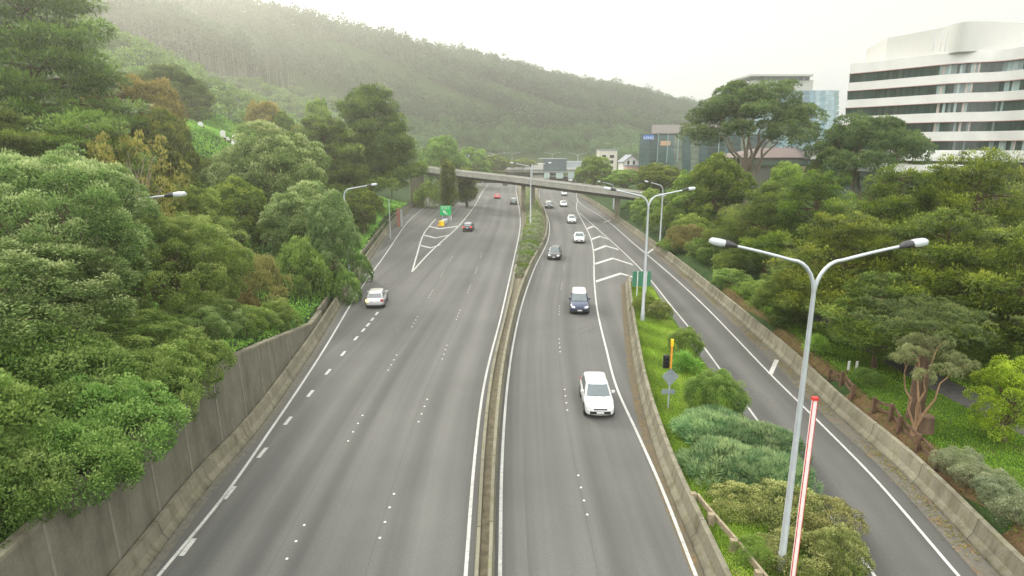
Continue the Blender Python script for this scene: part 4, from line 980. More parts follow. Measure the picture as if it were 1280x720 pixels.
m = MB(); m.box(-.8, -.6, -.3, 4.2, .02, .12); m.build('base_rail', M['orange'], root)
P = G(564, 276); root = empty('marker_post', (P[0], P[1], 0)); tag(root, 'slim white marker post by the gore cypresses', 'post'); m = MB(); m.tube([(0, 0, -.05), (0, 0, 1.1)], .07, 8); m.build('post', M['white'], root); m = MB(); m.tube([(0, 0, 1.1), (0, 0, 1.25)], .075, 8); m.build('reflector', M['red'], root)

# ------------------------------------------------------------------ timber fence, guard rail, park furniture
def rail_fence(name, pts, label, cat, mat, post_h=.9, post_r=.09, gz=None, rail=(.04, .13), rails=(.72,), blocks=False, over=.0):
    root = empty(name, (pts[0][0], pts[0][1], 0)); tag(root, label, cat); o0 = Vector((pts[0][0], pts[0][1], 0)); prev = None
    for i, (x, y) in enumerate(pts):
        z = gz(x, y); p = Vector((x, y, z)) - o0; m = MB(); m.box(p.x - post_r, p.x + post_r, p.y - post_r * .8, p.y + post_r * .8, z - .25, z + post_h); m.build('post', mat, root, bevel=.012)
        if prev is not None:
            for hz in rails:
                a = prev + Vector((0, 0, hz)); b = p + Vector((0, 0, hz)); d = (b - a); L = d.length; d.normalize(); s = Vector((d.y, -d.x, 0)).normalized(); u = s.cross(d)
                Mx = Matrix((s, d, u)).transposed().to_4x4(); Mx.translation = a - s * (post_r + rail[0] + .004)
                m = MB(); m.box(-rail[0], rail[0], -over, L + over - .01, -rail[1], rail[1], M=Mx); m.build('rail', mat, root, bevel=.01)
        prev = p
    return root
hz = lambda x, y: float(height(np.array([x]), np.array([y]))[0])
F1 = [G(px, py, 1.0) for px, py in ((1037, 466), (1052, 475), (1056, 480), (1066, 489))]
F1 = [F1[0], F1[1], F1[3]]
rail_fence('timber_fence', F1, 'short brown timber rail fence left of the fresh green bush', 'fence', M['wood_fence'], gz=hz, rail=(.03, .075), rails=(.28, .68))
F2 = [G(px, py, 1.0) for px, py in ((1092, 508), (1113, 521), (1124, 532), (1148, 552), (1172, 573))]
rail_fence('timber_fence', F2, 'longer brown timber rail fence running to the twisted tree', 'fence', M['wood_fence'], gz=hz, rail=(.03, .075), rails=(.28, .68))
GR = [G(px, py, .55) for px, py in ((866, 628), (888, 655), (916, 688), (947, 728), (985, 778))]
rail_fence('guard_rail', GR, 'weathered timber guard rail with stout posts behind the island barrier', 'guard rail', M['wood_grey'], post_h=.75, post_r=.12, gz=lambda x, y: .25, rail=(.05, .12), rails=(.58,))
P = G(1064, 466, 1.0); root = empty('park_sign', (P[0], P[1], hz(*P))); tag(root, 'pair of small white marker boards on dark post by the park path', 'sign')
m = MB(); m.tube([(-.25, 0, -.1), (-.25, 0, .9)], .05, 8); m.tube([(.25, 0, -.1), (.25, 0, .9)], .05, 8); m.build('post', M['wood_fence'], root)
m = MB(); m.box(-.32, -.18, -.08, -.05, .35, .95); m.build('board', M['white'], root); m = MB(); m.box(.18, .32, -.08, -.05, .35, .95); m.build('board', M['white'], root)
# twin trunks and stump
for (px, py, r_, hh_, lab) in ((1139, 516, .24, 5.0, 'left one of two tall straight reddish trunks in the park'), (1149, 514, .21, 5.2, 'right one of two tall straight reddish trunks in the park')):
    x, y = G(px, py, 1.2); m = MB(); m.tube([(0, 0, -.3), (.02, 0, .3), (.05, .05, hh_ * .5), (.1, .1, hh_)], [r_ * 1.3, r_, r_ * .85, r_ * .7], 12); root = empty('park_tree', (x, y, hz(x, y))); m.build('trunk', M['bark_red'], root); tag(root, lab, 'tree')
    rng = np.random.default_rng(int(px)); Pc = np.concatenate([rng.normal(0, 1, (80, 3)) * np.array([1.3, 1.2, .3]) + np.array([0, .3, hh_ + .2])]); V, Tt = tufts(Pc, np.tile([0, 0, 1.], (80, 1)), np.full(80, .35), 80, .14, .05, (1, 1, .5), rng)
    quads_mesh('crown', V, M['f_umb'], Tt, root)
x, y = G(1155, 531, 1.2); m = MB(); m.tube([(0, 0, -.2), (0, 0, .35), (.03, 0, .85)], [.52, .42, .38], 14); o = m.build('tree_stump', M['bark_red']); o.location = (x, y, hz(x, y)); tag(o, 'broad reddish brown tree stump below the twin trunks', 'stump')

# ------------------------------------------------------------------ overpass
root = empty('overpass', (0, 0, 0)); tag(root, 'long narrow concrete overpass crossing both carriageways', 'overpass')
A = [W(509, 206.5, 152), W(640, 221, 136.5), W(778, 238, 121), W(850, 247.5, 113), W(905, 255, 107)]
def deck(sec, name, mat):
    m = MB(); vs = []; n = len(sec)
    for i, p in enumerate(A):
        t = (A[min(i + 1, len(A) - 1)] - A[max(i - 1, 0)]); t.z = 0; t.normalize(); s = Vector((-t.y, t.x, 0))   # s points away from the camera
        for dx, dz in sec: q = p + s * dx; vs.append((q.x, q.y, p.z + dz))
    m.add(vs, [(i * n + k, i * n + (k + 1) % n, (i + 1) * n + (k + 1) % n, (i + 1) * n + k) for i in range(len(A) - 1) for k in range(n)]); m.add(vs[:n], [tuple(range(n))]); m.add(vs[-n:], [tuple(range(n))[::-1]])
    return m.build(name, mat, root)
deck([(0, -.1), (0, -1.18), (4.6, -1.18), (4.6, -.1), (4.35, -.1), (4.35, -.9), (.25, -.9), (.25, -.1)], 'deck', M['overpass'])
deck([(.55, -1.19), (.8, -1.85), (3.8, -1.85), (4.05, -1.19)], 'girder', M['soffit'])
deck([(-.06, -.095), (-.06, .06), (.3, .06), (.3, -.095)], 'parapet_cap', M['white'] if False else plain('pale_cap', (.42, .42, .39), .8))
def onbridge(px, yrow):  # point under the deck
    for i in range(len(A) - 1):
        a, b = A[i], A[i + 1]
        pa = 640 + F * a.x / (a.y * math.cos(PITCH) + (H - a.z) * math.sin(PITCH)); pb = 640 + F * b.x / (b.y * math.cos(PITCH) + (H - b.z) * math.sin(PITCH))
        if pa <= px <= pb: return a.lerp(b, (px - pa) / (pb - pa))
for px, w in ((520, 1.6), (656, .45), (669, .45), (775, .4), (835, .5)):
    p = onbridge(px, 0); m = MB(); m.box(p.x - w, p.x + w, p.y + 1.6, p.y + 2.8, -.3, p.z - 1.86); m.build('pier', M['barrier'], root)
# far bridge and sign gantry
root = empty('far_bridge', (0, 0, 0)); tag(root, 'thin pale bridge deck far beyond the overpass', 'bridge')
a, b = W(606, 208, 330), W(722, 215, 330); m = MB(); m.box(a.x, b.x, 330, 336, b.z, b.z + 1.3); m.build('deck', M['barrier'], root); m = MB(); m.box(a.x, b.x, 329.8, 330.0, b.z + 1.31, b.z + 2.5); m.build('parapet', plain('pale_parapet', (.5, .52, .5), .7), root)
for px in (618, 637, 649, 690, 715): p = W(px, 212, 333); m = MB(); m.box(p.x - .4, p.x + .4, 332, 333, -.3, b.z - .01); m.build('pier', M['barrier'], root)
root = empty('sign_gantry', (W(700, 215, 262).x, 262, 0)); tag(root, 'motorway gantry carrying one dark board and three pale boards', 'gantry')
def gx(px): return float(W(px, 215, 262).x - W(700, 215, 262).x)
def gzz(py): return float(W(700, py, 262).z)
m = MB(); m.box(gx(679), gx(708), -.3, .1, gzz(213.8), gzz(198.5)); bd = m.build('message_board', plain('board_dark', (.07, .10, .12), .4), root)
m = MB(); m.box(gx(687), gx(699), -.34, -.305, gzz(212.5), gzz(209.3)); m.build('hatch', plain('board_green', (.09, .14, .13), .5), bd)
for i, (u0, u1) in enumerate(((680, 687), (695, 704), (710, 718))): m = MB(); m.box(gx(u0), gx(u1), -.2, 0, gzz(223), gzz(216)); m.build('sign_panel', plain('pale_green_back', (.36, .45, .42), .6), root)
for u in (665, 720): m = MB(); m.box(gx(u) - .2, gx(u) + .2, .15, .55, -.3, gzz(205)); m.build('post', M['galv'], root)
m = MB(); m.box(gx(665), gx(720), .15, .35, gzz(215.5), gzz(214.6)); m.box(gx(665), gx(720), .15, .35, gzz(220.5), gzz(219.8)); m.build('truss', M['galv'], root)
m = MB(); m.box(gx(673), gx(708), -.4, .14, gzz(198.4), gzz(197.7)); m.build('walkway', M['galv'], root)

# ------------------------------------------------------------------ buildings
M['b_white'] = plain('white_render', (.70, .69, .665), .7, var=.06, sc_=.4)
M['b_tan'] = plain('tan_panel', (.40, .40, .36), .7, var=.06, sc_=.3)
def panes(name, dark, light, third, glossy=.12, thr=.72):
    m, nt, b = nmat(name); gi = nt.nodes.new('ShaderNodeNewGeometry')
    r = nt.nodes.new('ShaderNodeValToRGB'); r.color_ramp.interpolation = 'CONSTANT'; e = r.color_ramp.elements; e.new(.5); e.new(.6)
    for el, (p, c) in zip(e, ((0, dark), (thr * .55, tuple(x * 1.6 for x in dark)), (thr, light), (thr + (1 - thr) * .6, third))): el.position = p; el.color = (*c, 1)
    nt.links.new(gi.outputs['Random Per Island'], r.inputs[0]); n1 = noise(nt, .5, 4)
    c = mixc(nt, 1, r.outputs[0], ramp(nt, n1, [(.3, .7), (.7, 1.25)]), 'MULTIPLY'); nt.links.new(c, b.inputs['Base Color'])
    b.inputs['Roughness'].default_value = glossy; b.inputs['Specular IOR Level'].default_value = .6; return m
M['pane_dark'] = panes('dark_green_panes', (.018, .035, .032), (.035, .06, .055), (.06, .07, .06), thr=.80)
M['pane_light'] = panes('sky_and_blind_panes', (.16, .21, .21), (.34, .42, .42), (.42, .36, .33), thr=.6)  # pale panes: sky reflection painted into the colour, some pinkish blinds
M['pane_teal'] = panes('teal_panes', (.030, .060, .060), (.07, .13, .13), (.16, .19, .15), thr=.70)
M['pane_blue'] = panes('blue_panes', (.12, .20, .24), (.30, .42, .46), (.20, .30, .30), thr=.5)
M['mull'] = plain('mullion', (.05, .07, .07), .5)
# white office block: curved bands of wall and glass
root = empty('office_building', (0, 0, 0)); tag(root, 'white multi storey office block with curved bands of dark windows', 'office building')
Pl = [(W(px, 190, Yd).x, Yd) for px, Yd in ((1050, 128), (1082, 124), (1112, 120), (1142, 116.3), (1172, 113), (1200, 111), (1222, 110), (1245, 108), (1268, 105), (1292, 102), (1325, 98), (1370, 93))]
def curve_pts(P, n=12):
    out = []
    for i in range(len(P) - 1):
        p0 = P[max(i - 1, 0)]; p1 = P[i]; p2 = P[i + 1]; p3 = P[min(i + 2, len(P) - 1)]
        for k in range(n):
            t = k / n; q = []
            for a in (0, 1): q.append(.5 * (2 * p1[a] + (-p0[a] + p2[a]) * t + (2 * p0[a] - 5 * p1[a] + 4 * p2[a] - p3[a]) * t * t + (-p0[a] + 3 * p1[a] - 3 * p2[a] + p3[a]) * t**3))
            out.append(tuple(q))
    out.append(tuple(P[-1])); return out
CP = curve_pts(Pl, 8)
def nrm(P, i):
    a = P[max(i - 1, 0)]; b = P[min(i + 1, len(P) - 1)]; d = Vector((b[0] - a[0], b[1] - a[1], 0)).normalized(); return Vector((-d.y, d.x, 0)) * 1.0
def band(P, z0, z1, d, name, mat, depth=22, ztop=None):
    m = MB(); n = len(P); vs = []
    for i, p in enumerate(P):
        v = nrm(P, i); q = Vector((p[0], p[1], 0)) + v * d; vs += [(q.x, q.y, z0), (q.x, q.y, z1)]
    fs = [(2 * i, 2 * i + 2, 2 * i + 3, 2 * i + 1) for i in range(n - 1)]
    b0 = len(vs); e0 = (P[0][0] + 12, P[0][1] + depth); e1 = (P[-1][0] + 12, P[-1][1] + depth)
    vs += [(e0[0], e0[1], z0), (e0[0], e0[1], z1), (e1[0], e1[1], z0), (e1[0], e1[1], z1)]
    fs += [(b0, 0, 1, b0 + 1), (2 * n - 2, b0 + 2, b0 + 3, 2 * n - 1), (b0 + 2, b0, b0 + 1, b0 + 3)]
    fs += [tuple([2 * i + 1 for i in range(n)] + [b0 + 3, b0 + 1]), tuple([2 * i for i in range(n)][::-1] + [b0, b0 + 2])]
    m.add(vs, fs); return m.build(name, mat, root)
zw = [(27.45, 29.15), (24.1, 25.8), (20.8, 22.5), (17.45, 19.1), (14.15, 15.75)]   # window strips, at the mean distance
tops = [31.1, 27.45, 24.1, 20.8, 17.45, 14.15]; bots = [29.15, 25.8, 22.5, 19.1, 15.75, 12.2]
bm_r = plain('red_trim', (.45, .25, .24), .6)
for k in range(6): 
    band(CP, bots[k], tops[k], 0, 'wall_band', M['b_white'])
for k, (a, b) in enumerate(zw):
    m = MB(); ml_ = MB(); Q = CP
    for i in range(0, len(Q) - 1, 2):
        p = Vector((Q[i][0], Q[i][1], 0)) + nrm(Q, i) * .45; q = Vector((Q[min(i + 2, len(Q) - 1)][0], Q[min(i + 2, len(Q) - 1)][1], 0)) + nrm(Q, min(i + 2, len(Q) - 1)) * .45
        for s0, s1 in ((0, .5), (.5, 1)):
            u = p.lerp(q, s0); w = p.lerp(q, s1 - .03 if s1 < 1 else .97); pxx = 640 + F * u.x / (u.y * math.cos(PITCH) - 8 * math.sin(PITCH)); hsh = (math.sin(i * 12.9 + s0 * 7 + k * 78.2) * 43758.5) % 1
            lt = (1166 < pxx < 1218 or pxx > 1243) and hsh < (.75 if k < 2 else .28)
            m.add([(u.x, u.y, a - .02), (w.x, w.y, a - .02), (w.x, w.y, b + .02), (u.x, u.y, b + .02)], [(0, 1, 2, 3)], 1 if lt else 0)
    m.build('window', [M['pane_dark'], M['pane_light']], root)
    band(CP, a - .05, b + .05, .60, 'mullion_band', M['mull'])
    band(CP, b - .002, b + .10, -.03, 'window_trim', bm_r, depth=21.9)
# plant level on the roof, set back with a rounded corner
PP = curve_pts([(W(px, 60, Yd).x, Yd) for px, Yd in ((1108, 127), (1140, 122), (1172, 117), (1192, 112.5), (1212, 111), (1240, 111.5), (1276, 112.5))], 6)
m = MB(); vs = []
for x, y in PP: vs += [(x, y, 31.0), (x, y, 35.9)]
n = len(PP); vs += [(PP[0][0] + 4, PP[0][1] + 14, 31), (PP[0][0] + 4, PP[0][1] + 14, 35.9), (PP[-1][0] + 2, PP[-1][1] + 12, 31), (PP[-1][0] + 2, PP[-1][1] + 12, 35.9)]; b0 = 2 * n
m.add(vs, [(2 * i, 2 * i + 2, 2 * i + 3, 2 * i + 1) for i in range(n - 1)] + [(b0, 0, 1, b0 + 1), (2 * n - 2, b0 + 2, b0 + 3, 2 * n - 1), (b0 + 2, b0, b0 + 1, b0 + 3), tuple([2 * i + 1 for i in range(n)] + [b0 + 3, b0 + 1])])
m.build('plant_room', plain('plant_room_wall', (.50, .50, .47), .7, var=.04), root)
for dx in (0, 1.6, 2.6):
    q = W(1168 + dx * 5.5, 52, 113); m = MB(); zt = 34.0 + (.8 if dx else 0)
    m.tube([(q.x, q.y, 31.2), (q.x, q.y, zt - .5), (q.x + .15, q.y + .1, zt - .1), (q.x + .5, q.y + .5, zt)], .07, 6); m.build('ladder_rail', M['galv'], root)
# podium terraces
for (px0, px1, Yd, r0, r1) in ((1040, 1265, 92, 196, 189), (1092, 1200, 78, 215, 206)):
    a = W(px0, r0, Yd); b = W(px1, r1, Yd - 8 if px1 > 1210 else Yd)
    m = MB(); m.add([(a.x, Yd, a.z), (b.x, Yd - 3, a.z), (b.x, Yd - 3, b.z), (a.x, Yd, b.z), (a.x, Yd + 8, a.z), (b.x, Yd + 5, a.z), (b.x, Yd + 5, b.z), (a.x, Yd + 8, b.z)], [(0, 1, 2, 3), (3, 2, 6, 7), (0, 3, 7, 4), (1, 5, 6, 2), (4, 7, 6, 5), (0, 4, 5, 1)])
    m.build('terrace', M['b_white'], root)
band([(p[0] + 2, p[1] + 2) for p in CP], 2.0, 12.18, .8, 'ground_storey', M['mull'])

# dark glass office with rooftop box and blue and white sign
def block(name, px0, px1, Y, r_top, z0, depth, mat, parent, skew=0.0, inset=0.0):
    a = W(px0, r_top, Y); b = W(px1, r_top, Y); m = MB(); zt = a.z
    m.add([(a.x, Y + inset, z0), (b.x, Y + skew + inset, z0), (b.x, Y + skew + inset, zt), (a.x, Y + inset, zt), (a.x + depth * .24, Y + depth, z0), (b.x, Y + skew + depth, z0), (b.x, Y + skew + depth, zt), (a.x + depth * .24, Y + depth, zt)],
          [(0, 1, 2, 3), (3, 2, 6, 7), (0, 3, 7, 4), (1, 5, 6, 2), (4, 7, 6, 5)]); return m.build(name, mat, parent), a, b
def curtain(parent, px0, px1, Y, rows, nx_, mat, skew=0.0, gap=.12, off_=.02, name='window'):
    """glass storeys: one strip of panes for each storey"""
    for r0, r1 in rows:
        a = W(px0, r0, Y); b = W(px1, r1, Y); m = MB(); w = (b.x - a.x) / nx_
        for i in range(nx_):
            x0 = a.x + i * w + gap / 2; x1 = a.x + (i + 1) * w - gap / 2; ya = Y - off_ + skew * (x0 - a.x) / (b.x - a.x); yb = Y - off_ + skew * (x1 - a.x) / (b.x - a.x)
            m.add([(x0, ya, b.z), (x1, yb, b.z), (x1, yb, a.z), (x0, ya, a.z)], [(0, 1, 2, 3)])
        m.build(name, mat, parent)
root = empty('office_building', (0, 0, 0)); tag(root, 'low dark green glass office building carrying a blue and white sign', 'office building')
block('wall', 800, 968, 192, 168.3, 0, 30, M['mull'], root)
rows = [(169.3, 174.0), (174.3, 183.6), (184.8, 189.6), (190, 198.2), (199.4, 204.2), (204.6, 213), (214.4, 228)]
curtain(root, 800.5, 967.5, 192, rows, 16, M['pane_teal'])
block('roof_room', 815, 905, 200, 156, 19, 20, plain('roof_box', (.30, .27, .25), .8, var=.05), root)
a = W(804.5, 168.8, 191.8); b = W(817, 174.6, 191.8); sg, _, _ = None, None, None
m = MB(); m.box(a.x, b.x, 191.55, 191.85, b.z, a.z); sg = m.build('sign_board', plain('sign_blue', (.03, .14, .50), .5), root)
text_mesh('KPMG', 1.25, M['white'], sg, ((a.x + b.x) / 2, 191.5, (a.z + b.z) / 2 - .25), name='lettering', ext=.03)
for px, w in ((834, .25), (847, .3), (822, .2), (898, .25)):
    p = W(px, 190, 191.7); m = MB(); m.box(p.x - w / 2, p.x + w / 2, 191.6, 191.9, 10, 19.2); m.build('fin', plain('fin_pale', (.25, .34, .33), .5), root)
a = W(826, 176, 191.7); b = W(838, 182, 191.7); m = MB(); m.box(a.x, b.x, 191.85, 191.95, b.z, a.z); m.build('lit_window', emis('warm_room', (.3, .2, .12), (.9, .55, .3), .25), root)
# tall blue glass office
root = empty('office_building', (0, 0, 0)); tag(root, 'tall pale blue glass office tower behind the giant spreading tree', 'office building')
block('wall', 905, 1049, 238, 113, 0, 30, plain('tower_wall', (.20, .26, .27), .6), root)
rws = []; r_ = 113.6
while r_ < 196: rws.append((r_, r_ + 5.6)); r_ += 6.3
curtain(root, 905.5, 1019, 238, rws, 15, M['pane_blue'], gap=.2); curtain(root, 1019.8, 1048.6, 238, rws, 5, M['pane_blue'], gap=.2)
blk, a, b = block('roof_storey', 940, 1017, 244, 100, 34, 20, M['b_tan'], root)
a = W(936, 93.2, 243); b = W(1015, 95.5, 243); m = MB(); m.box(a.x, b.x, 242, 262, b.z, a.z); m.build('roof_slab', M['b_tan'], root)
curtain(root, 940, 1012, 243.8, [(95.8, 100.5)], 10, M['pane_dark'])
# brown pavilion in front
root = empty('pavilion', (0, 0, 0)); tag(root, 'low brown roofed pavilion with green fascia beneath the glass tower', 'pavilion')
block('wall', 925, 1034, 150, 197, 0, 18, plain('pav_wall', (.10, .10, .085), .8), root)
a = W(958, 184.5, 149.5); b = W(1007, 197, 149.5); m = MB(); m.add([(a.x - 8, 149.4, b.z), (b.x, 149.4, b.z), (b.x, 155, a.z), (a.x + 1, 155, a.z), (a.x - 8, 168, b.z), (b.x, 168, b.z)], [(0, 1, 2, 3), (3, 2, 5, 4), (1, 5, 2), (0, 3, 4)]); m.build('roof', plain('roof_brown', (.17, .13, .12), .85), root)
a = W(1007.5, 187, 149); b = W(1034, 199, 149); m = MB(); m.box(a.x, b.x, 149.2, 160, b.z, a.z); m.build('roof_block', plain('roof_grey', (.12, .11, .12), .8), root)
a = W(1014, 193.5, 149); b = W(1021, 199, 149); m = MB(); m.box(a.x, b.x, 148.9, 149.15, b.z, a.z); m.build('white_panel', M['white'], root)
a = W(940, 200, 149); b = W(1030, 207, 149); m = MB(); m.box(a.x, b.x, 149.3, 149.9, b.z, a.z - .2); m.build('fascia', plain('fascia_green', (.05, .085, .06), .7), root)
for px in (984, 1011): p = W(px, 210, 148.8); m = MB(); m.box(p.x - .25, p.x + .25, 148.6, 149.1, 0, 11.5); m.build('column', plain('col_teal', (.10, .16, .17), .6), root)
a = W(985, 208, 149); b = W(1008, 217, 149); m = MB(); m.box(a.x, b.x, 149.6, 149.95, b.z, a.z); m.build('lit_window', emis('pav_window', (.30, .26, .15), (.8, .7, .4), .12), root)

# small houses and sheds beyond the overpass
def house(px0, px1, Y, rt, rb, label, wallm, roof=None, wins=(), gable=False, cat='house', depth=10, name='house'):
    a = W(px0, rt, Y); b = W(px1, rb, Y); root = empty(name, ((a.x + b.x) / 2, Y, 0)); tag(root, label, cat); w = (b.x - a.x) / 2; zt = a.z
    m = MB()
    if gable:
        ze = zt - w * .75; m.add([(-w, 0, -.3), (w, 0, -.3), (w, 0, ze), (0, 0, zt), (-w, 0, ze), (-w, depth, -.3), (w, depth, -.3), (w, depth, ze), (0, depth, zt), (-w, depth, ze)], [(0, 1, 2, 3, 4), (9, 8, 7, 6, 5), (0, 4, 9, 5), (1, 6, 7, 2)])
        m.build('wall', wallm, root); m = MB()
        for s in (-1, 1): m.add([(s * (w + .4), -.4, ze - .35), (0, -.4, zt + .04), (0, depth + .4, zt + .04), (s * (w + .4), depth + .4, ze - .35), (s * (w + .4), -.4, ze - .15), (0, -.4, zt + .24), (0, depth + .4, zt + .24), (s * (w + .4), depth + .4, ze - .15)], [(0, 1, 5, 4), (4, 5, 6, 7), (3, 2, 1, 0), (0, 4, 7, 3)])
        m.build('roof', roof, root)
    else:
        m.box(-w, w, 0, depth, -.3, zt); m.build('wall', wallm, root); m = MB(); m.box(-w - .2, w + .2, -.2, depth + .2, zt + .003, zt + .4); m.build('roof', roof, root)
    for (u, v, ww, hh) in wins:
        x = -w + 2 * w * u; z = zt - (zt - b.z) * v; m = MB(); m.box(x - ww / 2, x + ww / 2, -.06, -.005, z - hh / 2, z + hh / 2); m.build('window', M['glass_car'], root)
    return root
cream = plain('cream_wall', (.55, .52, .45), .8, var=.06); grey = plain('grey_roof', (.22, .24, .26), .7); pink = plain('pink_wall', (.55, .33, .28), .8)
house(750, 771, 250, 188, 206, 'cream flat roofed apartment house on the right beyond the overpass', cream, grey, ((.25, .42, 1.6, 1.2), (.7, .42, 1.8, 1.2), (.7, .8, 1.3, 1.3)))
house(780, 798, 205, 194.5, 226, 'white gabled house beside the dark glass offices', M['b_white'], grey, ((.3, .28, .7, 1.4), (.65, .28, .7, 1.4)), True)
house(783, 799, 198, 208, 226, 'small pink painted shop in front of the white gabled house', pink, grey, ((.5, .5, 1.6, 1.2),), depth=5, cat='shop', name='shop')
house(640, 662, 440, 201, 214, 'grey roofed low factory beyond the far bridge', plain('pale_blue', (.45, .52, .55), .7), grey, (), True, 'factory', 14, 'factory')
house(634, 648, 400, 205.5, 214, 'low red and cream shop beyond the far bridge', plain('dull_red', (.50, .22, .18), .8), cream, ((.5, .5, 2, 1.5),), cat='shop', name='shop')
house(655, 682, 420, 205, 216, 'long cream low building left of the gantry board', cream, plain('white_roof', (.6, .6, .57), .7), ((.3, .5, 2, 1.5), (.7, .5, 2, 1.5)), cat='building', name='building')
house(704, 736, 390, 202.5, 216, 'blue grey corrugated shed right of the gantry board', plain('shed_grey', (.33, .37, .40), .6), plain('shed_roof', (.40, .45, .48), .5), ((.2, .6, 2, 1.6), (.5, .6, 2, 1.6), (.8, .6, 2, 1.6)), cat='shed', name='shed')
house(573, 584, 300, 189, 199, 'tiny white gabled house among trees on the left beyond the overpass', M['b_white'], grey, ((.5, .5, 1, 1),), True)

# gravestones on the slope
GS = [(251, 160, 168, 0), (277, 155, 166, 1), (283, 165, 171, 0), (289.5, 146, 162, 2), (295, 150, 160, 1), (300, 152, 161, 0), (366, 157, 163, 1)]
GL_ = ['round topped white gravestone standing apart on the left slope', 'pale upright gravestone left of the tall white cross', 'low white gravestone below the tall monument', 'tall white monument with pointed top among the gravestones', 'slim pale gravestone just right of the tall monument', 'cream rounded gravestone at the right of the group', 'small lone white gravestone further right near the evergreens']
for (px, r0, r1, k), lab in zip(GS, GL_):
    a = W(px, r0, 110); b = W(px, r1, 110); h_ = a.z - b.z; zg = float(height(np.array([a.x]), np.array([110.]))[0]); root = empty('gravestone', (a.x, 110, zg)); tag(root, lab, 'gravestone', 'gravestones on the left slope')
    m = MB(); m.box(-.6, .6, -.35, .35, -3, .25); m.build('plinth', M['barrier'], root, bevel=.04)
    m = MB(); w = .42
    if k == 2: m.add([(-w, -w, .252), (w, -w, .252), (w, w, .252), (-w, w, .252), (-w * .55, -w * .55, h_ * .75), (w * .55, -w * .55, h_ * .75), (w * .55, w * .55, h_ * .75), (-w * .55, w * .55, h_ * .75), (0, 0, h_)], [(0, 1, 5, 4), (1, 2, 6, 5), (2, 3, 7, 6), (3, 0, 4, 7), (4, 5, 8), (5, 6, 8), (6, 7, 8), (7, 4, 8)])
    else:
        pr = [(-w, .252), (-w, h_ - w)] + [(-w * math.cos(q * math.pi / 6), h_ - w + w * math.sin(q * math.pi / 6)) for q in range(1, 6)] + [(w, h_ - w), (w, .252)]
        nn = len(pr); m.add([(x, -.12, z) for x, z in pr] + [(x, .12, z) for x, z in pr], [tuple(range(nn)), tuple(range(nn, 2 * nn))[::-1]] + [(i, nn + i, nn + (i + 1) % nn, (i + 1) % nn) for i in range(nn)])
    m.build('headstone', M['white'], root)

